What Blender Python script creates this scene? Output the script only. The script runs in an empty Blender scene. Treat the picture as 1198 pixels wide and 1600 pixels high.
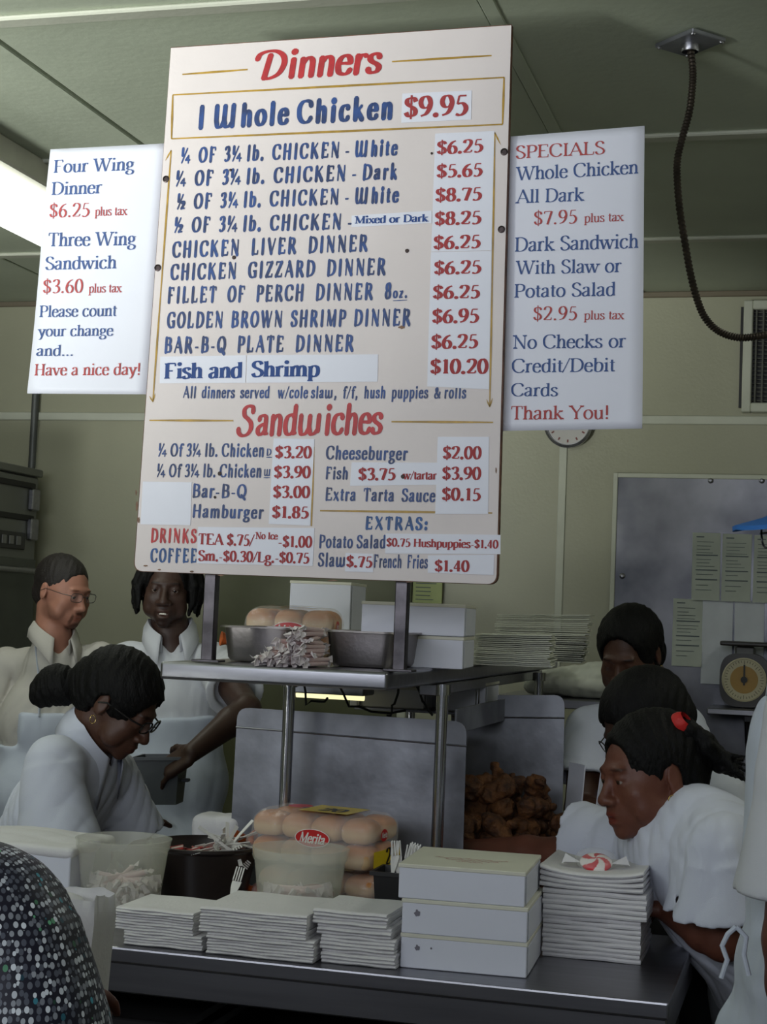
import bpy, bmesh, math, random
import numpy as np
from mathutils import Vector, Matrix
random.seed(7)
SC = bpy.context.scene
COL = SC.collection
# ---------------------------------------------------------------- camera
FPX = 2481.5
yaw, pitch, roll = math.radians(15.392), math.radians(3.744), math.radians(-2.302)
fw = Vector((-math.sin(yaw)*math.cos(pitch), math.cos(yaw)*math.cos(pitch), math.sin(pitch)))
_r = Vector((math.cos(yaw), math.sin(yaw), 0)); _d = fw.cross(_r)
rt = _r*math.cos(roll) + _d*math.sin(roll); dn = -_r*math.sin(roll) + _d*math.cos(roll)
EYE = Vector((0, 0, 1.55))
cd = bpy.data.cameras.new('camera'); cam = bpy.data.objects.new('camera', cd); COL.objects.link(cam)
M = Matrix((rt, -dn, -fw)).transposed().to_4x4(); M.translation = EYE; cam.matrix_world = M
cd.sensor_fit = 'VERTICAL'; cd.sensor_height = 36; cd.lens = FPX/1600*36; cd.clip_start = .05
SC.camera = cam
def ray(u, v): return rt*(u-599) + dn*(v-800) + fw*FPX
def at(u, v, x=None, y=None, z=None):
    """the point of the room seen at a pixel of the photograph, on a plane of constant x, y or z"""
    d = ray(u, v)
    k = (x/d.x) if x is not None else (y/d.y) if y is not None else ((z-EYE.z)/d.z)
    return EYE + d*k
# ---------------------------------------------------------------- world, light, exposure
w = bpy.data.worlds.new('world'); SC.world = w; w.use_nodes = True
w.node_tree.nodes['Background'].inputs[0].default_value = (.62, .72, .9, 1)
w.node_tree.nodes['Background'].inputs[1].default_value = .2
def area(name, loc, target, sx, sy, power, color, spread=180):
    l = bpy.data.lights.new(name, 'AREA'); l.shape = 'RECTANGLE'; l.size = sx; l.size_y = sy; l.energy = power; l.color = color
    l.spread = math.radians(spread)
    o = bpy.data.objects.new(name, l); COL.objects.link(o); o.location = loc
    o.rotation_euler = (Vector(target)-Vector(loc)).to_track_quat('-Z', 'Y').to_euler(); return o
area('daylight_shop_window', (-1.3, -.9, 2.25), (-1.0, 3, 2.75), 3.4, .8, 27, (.88, .93, 1), 115)
area('added_ceiling_fill', (-3.7, -1.3, .9), (-2.45, 3.1, 3.2), 1.0, .8, 35, (.96, 1, .95), 46)  # added lamp at the front left, aimed to brighten the ceiling
SC.view_settings.view_transform = 'Standard'; SC.view_settings.look = 'None'
SC.view_settings.exposure = 0.0; SC.view_settings.gamma = 1; SC.view_settings.use_curve_mapping = False
SC.cycles.max_bounces = 8; SC.cycles.use_denoising = True; SC.cycles.sample_clamp_indirect = 4
# ---------------------------------------------------------------- materials
def lin(c): return tuple((x/255/12.92) if x/255 <= .04045 else ((x/255+.055)/1.055)**2.4 for x in c)
MATS = {}
def mat(name, rgb, rough=.6, metal=0, vary=.06, scale=8, bump=.0, bscale=60, spec=.5, alpha=1, trans=0, emit=0, attr=False, stretch=None, sheen=0, rgb2=None):
    if name in MATS: return MATS[name]
    m = bpy.data.materials.new(name); m.use_nodes = True; nt = m.node_tree; N = nt.nodes; b = N['Principled BSDF']
    c = lin(rgb); c2 = lin(rgb2) if rgb2 else tuple(max(0, x*(1-vary*2)) for x in c)
    tc = N.new('ShaderNodeTexCoord'); mp = N.new('ShaderNodeMapping'); nt.links.new(tc.outputs['Object'], mp.inputs[0])
    if stretch: mp.inputs['Scale'].default_value = stretch
    no = N.new('ShaderNodeTexNoise'); no.inputs['Scale'].default_value = scale; no.inputs['Detail'].default_value = 5
    nt.links.new(mp.outputs[0], no.inputs[0])
    rp = N.new('ShaderNodeValToRGB'); rp.color_ramp.elements[0].position = .35; rp.color_ramp.elements[1].position = .65
    rp.color_ramp.elements[0].color = (*c2, 1); rp.color_ramp.elements[1].color = (*c, 1)
    nt.links.new(no.outputs[0], rp.inputs[0]); out = rp.outputs[0]
    if attr:
        at_ = N.new('ShaderNodeAttribute'); at_.attribute_name = 'Col'; mx = N.new('ShaderNodeMix'); mx.data_type = 'RGBA'; mx.blend_type = 'MULTIPLY'
        mx.inputs[0].default_value = 1; nt.links.new(out, mx.inputs[6]); nt.links.new(at_.outputs[0], mx.inputs[7]); out = mx.outputs[2]
    nt.links.new(out, b.inputs['Base Color'])
    b.inputs['Roughness'].default_value = rough; b.inputs['Metallic'].default_value = metal
    b.inputs['Specular IOR Level'].default_value = spec; b.inputs['Alpha'].default_value = alpha
    b.inputs['Transmission Weight'].default_value = trans
    if sheen: b.inputs['Sheen Weight'].default_value = sheen
    if emit:
        b.inputs['Emission Color'].default_value = (*c, 1); b.inputs['Emission Strength'].default_value = emit
    if bump:
        n2 = N.new('ShaderNodeTexNoise'); n2.inputs['Scale'].default_value = bscale; n2.inputs['Detail'].default_value = 4
        nt.links.new(mp.outputs[0], n2.inputs[0]); bp = N.new('ShaderNodeBump'); bp.inputs['Strength'].default_value = bump; bp.inputs['Distance'].default_value = .01
        nt.links.new(n2.outputs[0], bp.inputs['Height']); nt.links.new(bp.outputs[0], b.inputs['Normal'])
    MATS[name] = m; return m
# ---------------------------------------------------------------- mesh helpers
class MB:
    """collects shapes into ONE mesh"""
    def __init__(s): s.v = []; s.f = []; s.m = []
    def add(s, V, F, mi=0):
        b = len(s.v); s.v += [tuple(p) for p in V]; s.f += [tuple(i+b for i in f) for f in F]; s.m += [mi]*len(F); return s
    def box(s, lo, hi, mi=0, bevel=0, R=None, seg=1):
        lo = Vector(lo); hi = Vector(hi); c = (lo+hi)/2
        bm = bmesh.new(); bmesh.ops.create_cube(bm, size=1)
        for q in bm.verts: q.co = Vector((q.co.x*(hi.x-lo.x), q.co.y*(hi.y-lo.y), q.co.z*(hi.z-lo.z)))
        if bevel: bmesh.ops.bevel(bm, geom=bm.edges[:], offset=bevel, segments=seg, profile=.6, affect='EDGES')
        bm.verts.index_update()
        s.add([(R @ q.co if R else q.co)+c for q in bm.verts], [[q.index for q in f.verts] for f in bm.faces], mi); bm.free(); return s
    def tube(s, P, r, n=12, mi=0, cap=True, flat=1):
        P = [Vector(p) for p in P]; k = len(P); rr = r if isinstance(r, (list, tuple)) else [r]*k
        up = Vector((0, 0, 1)) if abs((P[-1]-P[0]).normalized().z) < .9 else Vector((1, 0, 0)); V = []
        for i, p in enumerate(P):
            t = (P[min(k-1, i+1)]-P[max(0, i-1)]).normalized(); a = t.cross(up)
            if a.length < 1e-4: a = t.cross(Vector((0, 1, 0)))
            a.normalize(); b = t.cross(a); up = a.cross(t) if i else up
            V += [p + (a*math.cos(j*2*math.pi/n) + b*math.sin(j*2*math.pi/n)*flat)*rr[i] for j in range(n)]
        F = [(i*n+j, i*n+(j+1) % n, (i+1)*n+(j+1) % n, (i+1)*n+j) for i in range(k-1) for j in range(n)]
        if cap: F += [tuple(range(n))[::-1], tuple((k-1)*n+j for j in range(n))]
        return s.add(V, F, mi)
    def lathe(s, prof, n=40, c=(0, 0, 0), mi=0, sx=1, sy=1):
        V = [(c[0]+r*sx*math.cos(j*2*math.pi/n), c[1]+r*sy*math.sin(j*2*math.pi/n), c[2]+z) for r, z in prof for j in range(n)]
        F = [(i*n+j, i*n+(j+1) % n, (i+1)*n+(j+1) % n, (i+1)*n+j) for i in range(len(prof)-1) for j in range(n)]
        return s.add(V, F, mi)
    def prism(s, P, off, mi=0):
        """outline P (3D points) pushed along the vector off"""
        n = len(P); off = Vector(off); V = [Vector(p) for p in P] + [Vector(p)+off for p in P]
        return s.add(V, [tuple(range(n)), tuple(range(n, 2*n))[::-1]] + [(i, i+n, (i+1) % n+n, (i+1) % n) for i in range(n)], mi)
    def build(s, name, mats, parent=None, loc=None, smooth=False, off=None):
        me = bpy.data.meshes.new(name)
        o = Vector(off) if off else Vector((0, 0, 0))
        me.from_pydata([tuple(Vector(p)-o) for p in s.v], [], s.f)
        for m in (mats if isinstance(mats, (list, tuple)) else [mats]): me.materials.append(m)
        me.polygons.foreach_set('material_index', s.m); me.update()
        bm = bmesh.new(); bm.from_mesh(me); bmesh.ops.recalc_face_normals(bm, faces=bm.faces); bm.to_mesh(me); bm.free()
        ob = bpy.data.objects.new(name, me); COL.objects.link(ob)
        if parent: ob.parent = parent
        if loc is not None: ob.location = loc
        if smooth: shade(me)
        return ob
def shade(me, ang=40):
    me.polygons.foreach_set('use_smooth', [True]*len(me.polygons))
    try: me.set_sharp_from_angle(angle=math.radians(ang))
    except Exception: pass
def tag(o, label=None, cat=None, group=None, kind=None):
    if label: o['label'] = label
    if cat: o['category'] = cat
    if group: o['group'] = group
    if kind: o['kind'] = kind
    return o
def root(name, loc, label, cat, group=None, rz=0):
    o = bpy.data.objects.new(name, None); COL.objects.link(o); o.location = loc; o.rotation_euler = (0, 0, rz); o.empty_display_size = .05
    return tag(o, label, cat, group)
def copy_tree(o, parent=None):
    c = o.copy(); COL.objects.link(c); c.parent = parent
    for ch in list(o.children): copy_tree(ch, c)
    return c
def struct(o): o['kind'] = 'structure'; return o
# ---------------------------------------------------------------- lettering
# every letter is drawn by hand as pen strokes (cap height = 1); a stroke's width follows a broad pen
# kinds: L polyline, C smooth curve, O oval, S foot or head serif, D dot; suffix t = thin, T = thick
G = {
'A':(.86,'Lt .07 0 .43 1|LT .41 1 .79 0|Lt .2 .34 .66 .34|S .07 0|S .79 0'),
'B':(.78,'LT .17 0 .17 1|C .17 .98 .42 .98 .58 .88 .6 .74 .54 .58 .4 .53 .17 .52|C .17 .52 .44 .52 .62 .44 .67 .27 .6 .09 .42 .02 .17 .02|S .17 0|S .17 1'),
'C':(.82,'C .74 .76 .66 .94 .46 1 .24 .94 .1 .74 .08 .5 .12 .26 .26 .07 .46 0 .64 .06 .76 .22'),
'D':(.86,'LT .17 0 .17 1|C .17 .98 .42 .98 .64 .88 .76 .66 .77 .48 .72 .25 .58 .09 .4 .02 .17 .02|S .17 0|S .17 1'),
'E':(.74,'LT .17 0 .17 1|Lt .17 .98 .64 .98|Lt .17 .52 .5 .52|Lt .17 .02 .67 .02|Lt .64 .98 .64 .8|Lt .67 .02 .69 .22|S .17 0|S .17 1'),
'F':(.68,'LT .17 0 .17 1|Lt .17 .98 .6 .98|Lt .17 .5 .48 .5|Lt .6 .98 .61 .8|S .17 0|S .17 1'),
'G':(.86,'C .74 .78 .66 .94 .46 1 .24 .94 .1 .74 .08 .5 .12 .26 .26 .07 .46 0 .6 .03 .72 .1|LT .72 .06 .72 .4|Lt .52 .42 .82 .42'),
'H':(.88,'LT .17 0 .17 1|LT .7 0 .7 1|Lt .17 .52 .7 .52|S .17 0|S .17 1|S .7 0|S .7 1'),
'I':(.4,'LT .2 0 .2 1|S .2 0|S .2 1'),
'K':(.86,'LT .17 0 .17 1|Lt .17 .42 .68 1|LT .34 .6 .74 0|S .17 0|S .17 1|S .68 1|S .76 0'),
'L':(.7,'LT .17 0 .17 1|Lt .17 .02 .62 .02|Lt .62 .02 .65 .24|S .17 0|S .17 1'),
'M':(1.06,'Lt .15 0 .17 1|LT .17 1 .52 .06|Lt .52 .06 .88 1|LT .88 1 .88 0|S .15 0|S .88 0|S .12 1|S .93 1'),
'N':(.88,'Lt .15 0 .15 1|LT .13 1 .72 0|Lt .72 0 .72 1|S .15 0|S .11 1|S .72 1'),
'O':(.86,'O .43 .5 .35 .5'),
'P':(.7,'LT .17 0 .17 1|C .17 .98 .4 .98 .58 .9 .63 .72 .56 .53 .4 .46 .17 .46|S .17 0|S .17 1'),
'Q':(.86,'O .43 .5 .35 .5|LT .42 .2 .78 -.14'),
'R':(.82,'LT .17 0 .17 1|C .17 .98 .4 .98 .56 .9 .6 .74 .54 .57 .4 .5 .17 .5|LT .4 .5 .74 0|S .17 0|S .17 1|S .76 0'),
'S':(.64,'C .54 .8 .46 .95 .3 1 .16 .93 .1 .77 .17 .62 .34 .52 .5 .4 .57 .25 .5 .08 .32 0 .16 .05 .08 .22'),
'T':(.74,'LT .37 0 .37 1|Lt .06 .98 .68 .98|Lt .06 .98 .05 .78|Lt .68 .98 .69 .78|S .37 0'),
'U':(.88,'C .17 1 .17 .6 .18 .25 .28 .06 .46 0 .62 .06 .7 .25 .71 .6 .71 1|S .17 1|S .71 1'),
'V':(.84,'LT .1 1 .43 0|Lt .43 0 .76 1|S .1 1|S .76 1'),
'W':(1.2,'LT .1 1 .36 0|Lt .36 0 .6 .9|LT .56 1 .84 0|Lt .84 0 1.1 1|S .1 1|S .57 1|S 1.1 1'),
'X':(.84,'LT .12 1 .74 0|Lt .1 0 .72 1|S .12 1|S .74 0|S .1 0|S .72 1'),
'Y':(.82,'LT .09 1 .42 .46|Lt .42 .46 .74 1|LT .42 .48 .42 0|S .09 1|S .74 1|S .42 0'),
'Z':(.74,'Lt .1 .98 .64 .98|LT .64 .98 .1 .02|Lt .1 .02 .66 .02|Lt .66 .02 .68 .2|Lt .1 .98 .09 .8'),
'a':(.56,'C .1 .52 .14 .63 .27 .68 .38 .62 .4 .48 .4 .2 .42 .05 .52 .04|C .4 .4 .22 .34 .09 .24 .08 .1 .18 .01 .3 .05 .4 .16'),
'b':(.62,'LT .13 1 .13 .04|C .13 .5 .22 .64 .36 .68 .5 .58 .54 .35 .48 .1 .33 0 .2 .02 .13 .08|R .13 1'),
'c':(.54,'C .46 .54 .4 .66 .28 .68 .14 .6 .07 .36 .12 .1 .28 0 .4 .04 .48 .16'),
'd':(.62,'LT .48 1 .48 .04|C .48 .58 .38 .67 .27 .68 .13 .58 .08 .33 .14 .08 .27 0 .4 .05 .48 .16|R .48 1|Lt .48 .03 .58 .05'),
'e':(.54,'C .1 .4 .3 .4 .46 .4 .42 .6 .28 .68 .13 .58 .07 .34 .13 .08 .3 0 .42 .05 .49 .17'),
'f':(.42,'C .48 .92 .4 1 .28 .96 .21 .82 .2 .6 .2 0|Lt .05 .66 .38 .66|S .2 0'),
'g':(.58,'O .27 .46 .17 .21|C .2 .27 .12 .18 .18 .08 .4 .03 .51 -.08 .46 -.24 .27 -.31 .1 -.24 .08 -.12 .18 -.02|Lt .38 .6 .55 .62'),
'h':(.62,'LT .14 0 .14 1|C .14 .46 .24 .62 .36 .68 .46 .58 .48 .4 .48 0|R .14 1|S .14 0|S .48 0'),
'i':(.32,'LT .16 0 .16 .66|D .16 .93|S .16 0|R .16 .66'),
'k':(.62,'LT .14 0 .14 1|Lt .14 .28 .46 .64|LT .24 .4 .52 0|R .14 1|S .14 0|S .46 .65|S .53 0'),
'l':(.32,'LT .16 0 .16 1|R .16 1|S .16 0'),
'm':(.96,'LT .14 0 .14 .66|C .14 .46 .24 .62 .35 .68 .44 .58 .46 .4 .46 0|C .46 .46 .56 .62 .67 .68 .78 .58 .8 .4 .8 0|R .14 .66|S .14 0|S .46 0|S .8 0'),
'n':(.62,'LT .14 0 .14 .66|C .14 .46 .24 .62 .36 .68 .46 .58 .48 .4 .48 0|R .14 .66|S .14 0|S .48 0'),
'o':(.6,'O .3 .34 .23 .34'),
'p':(.62,'LT .14 -.3 .14 .66|C .14 .5 .23 .64 .36 .68 .5 .58 .54 .35 .48 .1 .35 0 .22 .03 .14 .1|R .14 .66|S .14 -.3'),
'r':(.44,'LT .14 0 .14 .66|C .14 .44 .22 .62 .33 .67 .42 .61|R .14 .66|S .14 0'),
's':(.48,'C .4 .54 .34 .65 .22 .68 .11 .61 .09 .5 .17 .4 .33 .3 .41 .19 .36 .05 .22 0 .11 .04 .06 .15'),
't':(.36,'C .17 .86 .17 .5 .17 .15 .22 .03 .34 .06|Lt .04 .66 .34 .66'),
'u':(.62,'C .13 .66 .13 .25 .17 .06 .28 0 .4 .06 .48 .2|LT .48 .66 .48 .02|R .13 .66|R .48 .66|Lt .48 .02 .58 .04'),
'v':(.6,'LT .08 .66 .3 0|Lt .3 0 .52 .66|S .08 .66|S .52 .66'),
'w':(.88,'LT .07 .66 .25 0|Lt .25 0 .43 .6|LT .41 .66 .61 0|Lt .61 0 .8 .66|S .07 .66|S .42 .66|S .8 .66'),
'x':(.6,'LT .09 .66 .52 0|Lt .07 0 .48 .66|S .09 .66|S .52 0|S .07 0|S .48 .66'),
'y':(.6,'LT .08 .66 .31 .02|C .52 .66 .4 .3 .28 -.1 .18 -.27 .08 -.27|S .08 .66|S .52 .66'),
'z':(.54,'Lt .08 .64 .44 .64|LT .44 .64 .08 .02|Lt .08 .02 .46 .02'),
'0':(.62,'O .31 .5 .22 .5'),
'1':(.5,'LT .27 0 .27 1|Lt .27 1 .12 .88|S .27 0'),
'2':(.62,'C .09 .76 .16 .95 .32 1 .47 .92 .5 .75 .42 .52 .24 .24 .08 .04|L .08 .04 .5 .04|Lt .5 .04 .54 .2'),
'3':(.6,'C .1 .82 .18 .95 .32 1 .45 .91 .46 .74 .38 .58 .24 .52|C .24 .52 .42 .47 .51 .3 .44 .1 .28 0 .1 .07'),
'4':(.62,'LT .4 0 .4 1|Lt .4 1 .06 .28|L .06 .28 .56 .28'),
'5':(.6,'L .5 .97 .2 .97|Lt .2 .97 .13 .56|C .13 .56 .32 .6 .46 .48 .5 .3 .42 .1 .26 0 .08 .06'),
'6':(.62,'C .5 .97 .3 .86 .14 .6 .1 .32 .18 .07 .32 0 .46 .08 .52 .3 .45 .5 .32 .57 .19 .52 .11 .38'),
'7':(.6,'L .08 .96 .52 .96|LT .52 .96 .26 0|Lt .08 .96 .07 .8'),
'8':(.6,'O .3 .75 .17 .24|O .3 .27 .2 .26'),
'9':(.62,'C .12 .03 .34 .14 .48 .4 .52 .68 .44 .93 .3 1 .16 .92 .1 .7 .17 .5 .3 .43 .43 .48 .51 .62'),
'$':(.62,'C .51 .76 .44 .92 .3 .96 .15 .89 .12 .72 .22 .58 .4 .46 .5 .3 .46 .12 .31 .04 .17 .08 .09 .24|Lt .31 1.1 .31 -.1'),
'.':(.3,'D .14 .06'),',':(.3,'D .14 .06|L .17 .06 .08 -.16'),':':(.32,'D .16 .1|D .16 .55'),
'/':(.4,'Lt -.02 -.05 .4 1.02'),'-':(.42,'L .07 .32 .35 .32'),'!':(.34,'LT .17 1 .17 .28|D .17 .06'),
'&':(.8,'C .7 .5 .6 .2 .42 .02 .2 0 .08 .14 .12 .32 .3 .48 .4 .66 .36 .84 .25 .86 .18 .74 .24 .54 .44 .26 .7 .02'),
'~':(.2,''),
' ':(.34,''),
# brush capitals that differ from print
'\u00bc':(.98,'L .13 .5 .13 1|Lt .08 -.02 .60 1|Lt .80 .5 .50 .18|Lt .48 .17 .96 .17|Lt .8 .42 .8 -.04'),
'\u00bd':(.86,'L .13 .5 .13 1|Lt .08 -.02 .56 1|C .48 .4 .56 .5 .7 .46 .72 .34 .6 .16 .46 0|L .46 0 .8 .02'),
'\u0428':(1.38,'LT .14 1 .14 .3|LT .62 .98 .6 .3|LT 1.1 1 1.08 0|C .14 .3 .24 .02 .44 .03 .6 .3|C .6 .3 .7 .02 .9 .03 1.08 .22'),
'\u0448':(1.16,'LT .12 .66 .12 .22|LT .52 .64 .52 .22|LT .92 .66 .92 .1|C .12 .22 .2 .01 .38 .03 .52 .22|C .52 .22 .62 .01 .78 .03 .92 .18'),
'\u0414':(1.05,'LT .42 .86 .3 0|C -.02 .72 .06 .9 .3 1 .62 .98 .86 .8 .92 .5 .78 .16 .5 0 .28 .02'),
'\u0421':(.8,'C .6 .8 .56 .98 .36 1.02 .2 .9 .22 .7 .4 .56 .54 .42 .56 .2 .42 .02 .2 -.02 .04 .08 0 .22'),
'K~':(.8,''),
}
def _crom(p, n=7):
    out = []
    for i in range(len(p)-1):
        a = p[i-1] if i else (2*p[0][0]-p[1][0], 2*p[0][1]-p[1][1]); b = p[i]; c = p[i+1]
        d = p[i+2] if i+2 < len(p) else (2*p[-1][0]-p[-2][0], 2*p[-1][1]-p[-2][1])
        for k in range(n):
            t = k/n
            out.append(tuple(.5*((2*b[j])+(-a[j]+c[j])*t+(2*a[j]-5*b[j]+4*c[j]-d[j])*t*t+(-a[j]+3*b[j]-3*c[j]+d[j])*t**3) for j in (0,1)))
    out.append(tuple(p[-1])); return out
STYLES = {  # thick, thin, serif half width, slant, roundness of ends
 'print':(.125,.045,.135,0,0,0), 'bold':(.21,.075,.15,0,0,0), 'heavy brush':(.27,.13,0,.04,1,.20), 'brush':(.28,.115,0,.05,1,.27), 'small brush':(.22,.105,0,.05,1,.15), 'script':(.2,.1,0,.1,1,.02), 'logo':(.2,.1,0,.25,1,0)}
def glyph_tris(ch, style, x0, V, F):
    thick, thin, ser, slant, rnd, track = STYLES[style]; track = 0 if ch == ' ' else track
    adv, spec = G[ch]
    lay = [glyph_tris.count]
    def pt(x, y): lay[0] += 1; V.append((x0 + x + slant*y, y, lay[0])); return len(V)-1
    def strip(pts, mode):
        n = len(pts); L = []
        for i, (x, y) in enumerate(pts):
            a = pts[max(0,i-1)]; b = pts[min(n-1,i+1)]
            dx, dy = b[0]-a[0], b[1]-a[1]; l = math.hypot(dx, dy) or 1; dx /= l; dy /= l
            if mode == 't': w = thin*1.15
            elif mode == 'T': w = thick
            else:
                s = abs(dy*.97 - dx*.12); w = thin + (thick-thin)*min(1, s*1.05)**1.3
            L.append((x, y, dx, dy, w/2))
        if rnd:   # brush ends run on a little and close to a point
            x, y, dx, dy, h = L[0]; L.insert(0, (x-dx*h*.7, y-dy*h*.7, dx, dy, h*.45))
            x, y, dx, dy, h = L[-1]; L.append((x+dx*h*.7, y+dy*h*.7, dx, dy, h*.45))
        pr = None
        for x, y, dx, dy, h in L:
            q = (pt(x-dy*h, y+dx*h), pt(x+dy*h, y-dx*h))
            if pr: F.append((pr[0], pr[1], q[1], q[0]))
            pr = q
    def disc(x, y, r):
        ids = [pt(x+r*math.cos(k*math.pi/5), y+r*math.sin(k*math.pi/5)) for k in range(10)]
        F.append(tuple(ids))
    for s in spec.split('|'):
        if not s: continue
        k, *nums = s.split(); c = list(map(float, nums)); m = k[1:]
        P = [(c[i], c[i+1]) for i in range(0, len(c), 2)] if k[0] != 'O' else None
        if k[0] == 'L':
            Q = [P[0]]
            for a_, b_ in zip(P, P[1:]): Q += [(a_[0]+(b_[0]-a_[0])*t/4, a_[1]+(b_[1]-a_[1])*t/4) for t in (1, 2, 3, 4)]
            strip(Q, m)
        elif k[0] == 'C': strip(_crom(P), m)
        elif k[0] == 'O':
            strip([(c[0]+c[2]*math.sin(t*math.pi/12), c[1]+c[3]*math.cos(t*math.pi/12)) for t in range(25)], m)
        elif k[0] == 'D': disc(c[0], c[1], thick*.62)
        elif k[0] == 'S' and ser:
            x, y = c; sg = 1 if y < .5 and not (y > .3) else -1
            y0 = y; y1 = y + sg*.045; y2 = y + sg*.11
            a = [pt(x-ser, y0), pt(x+ser, y0), pt(x+ser*.95, y1), pt(x+thick*.5, y2), pt(x-thick*.5, y2), pt(x-ser*.95, y1)]
            F.append(tuple(a if sg > 0 else a[::-1]))
        elif k[0] == 'R' and ser:
            x, y = c; F.append((pt(x-thick*.4, y-.07), pt(x-ser*.95, y-.06), pt(x-ser*.9, y-.02), pt(x+thick*.5, y+.02), pt(x+thick*.5, y-.1)))
    glyph_tris.count += 0
    return adv + track
glyph_tris.count = 0
def text_mesh(name, jobs, frame, lift):
    """jobs: (text, style, (u0,v0), (u1,v1), capheight) in surface metres; frame maps (s, t, lift) to local space"""
    VV, FF = [], []
    for text, style, a, b, h in jobs:
        V, F = [], []; x = 0
        for ch in text: x += glyph_tris(ch, style, x, V, F)
        lo = min(v[0] for v in V); hi = max(v[0] for v in V)
        dx, dy = b[0]-a[0], b[1]-a[1]; n = math.hypot(dx, dy); ux, uy = dx/n, dy/n; base = len(VV)
        for (x, y, q_) in V:
            s = (x-lo)/(hi-lo)*n
            VV.append(frame(a[0]+ux*s-uy*y*h, a[1]+uy*s+ux*y*h, lift+q_*2.2e-6))
        FF += [tuple(i+base for i in f) for f in F]
    me = bpy.data.meshes.new(name); me.from_pydata(VV, [], FF); me.update(); return me
# ---------------------------------------------------------------- smooth solid modelling (bodies, heads, hair, cloth, chicken)
import openvdb
def _rot(R): return np.array(R, dtype=np.float32)
def prim_eval(p, X, Y, Z):
    t = p[0]
    if t == 'e':
        c, r, R = p[1], p[2], p[3] if len(p) > 3 and p[3] is not None else None
        x, y, z = X-c[0], Y-c[1], Z-c[2]
        if R is not None: x, y, z = (R[0][0]*x+R[1][0]*y+R[2][0]*z, R[0][1]*x+R[1][1]*y+R[2][1]*z, R[0][2]*x+R[1][2]*y+R[2][2]*z)
        k0 = np.sqrt((x/r[0])**2+(y/r[1])**2+(z/r[2])**2); k1 = np.sqrt((x/r[0]**2)**2+(y/r[1]**2)**2+(z/r[2]**2)**2)
        return k0*(k0-1)/(k1+1e-6)
    if t == 'b':
        c, h, rd, R = p[1], p[2], p[3], p[4] if len(p) > 4 else None
        x, y, z = X-c[0], Y-c[1], Z-c[2]
        if R is not None: x, y, z = (R[0][0]*x+R[1][0]*y+R[2][0]*z, R[0][1]*x+R[1][1]*y+R[2][1]*z, R[0][2]*x+R[1][2]*y+R[2][2]*z)
        a, b, c_ = abs(x)-h[0]+rd, abs(y)-h[1]+rd, abs(z)-h[2]+rd
        return np.sqrt(np.maximum(a, 0)**2+np.maximum(b, 0)**2+np.maximum(c_, 0)**2)+np.minimum(np.maximum(a, np.maximum(b, c_)), 0)-rd
    a, b, ra, rb = p[1:5]; ab = np.array(b)-np.array(a); L2 = float((ab**2).sum())+1e-9
    h = ((X-a[0])*ab[0]+(Y-a[1])*ab[1]+(Z-a[2])*ab[2])/L2
    hc = np.clip(h, 0, 1)
    x, y, z = X-a[0]-ab[0]*hc, Y-a[1]-ab[1]*hc, Z-a[2]-ab[2]*hc
    if t == 'c': return np.sqrt(x*x+y*y+z*z)-(ra+(rb-ra)*hc)
    x, y, z = X-a[0]-ab[0]*h, Y-a[1]-ab[1]*h, Z-a[2]-ab[2]*h      # 'y': frustum with flat ends
    return np.maximum(np.sqrt(x*x+y*y+z*z)-(ra+(rb-ra)*hc), (abs(h-.5)-.5)*math.sqrt(L2))
def prim_box(p):
    if p[0] == 'e': c = np.array(p[1]); r = max(p[2]) if len(p) > 3 and p[3] is not None else np.array(p[2]); return c-r, c+r
    if p[0] == 'b': c = np.array(p[1]); r = float(np.linalg.norm(p[2])); return c-r, c+r
    a, b = np.array(p[1]), np.array(p[2]); r = max(p[3], p[4]); return np.minimum(a, b)-r, np.maximum(a, b)+r
def smin(a, b, k):
    if k <= 0: return np.minimum(a, b)
    h = np.clip(.5+.5*(b-a)/k, 0, 1); return b*(1-h)+a*h-k*h*(1-h)
def xf(prims, R, t, s=1):
    """carry (op, k, prim) triples into place with rotation R (3x3), translation t and scale s"""
    R = np.array(R); t = np.array(t); out = []
    for op, k, p in prims:
        mv = lambda q: tuple(R @ (np.array(q)*s)+t)
        if p[0] == 'e': q = ('e', mv(p[1]), tuple(x*s for x in p[2]), R @ (np.array(p[3]) if len(p) > 3 and p[3] is not None else np.eye(3)))
        elif p[0] == 'b': q = ('b', mv(p[1]), tuple(x*s for x in p[2]), p[3]*s, R @ (np.array(p[4]) if len(p) > 4 and p[4] is not None else np.eye(3)))
        else: q = (p[0], mv(p[1]), mv(p[2]), p[3]*s, p[4]*s)
        out.append((op, k*s, q))
    return out
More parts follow.
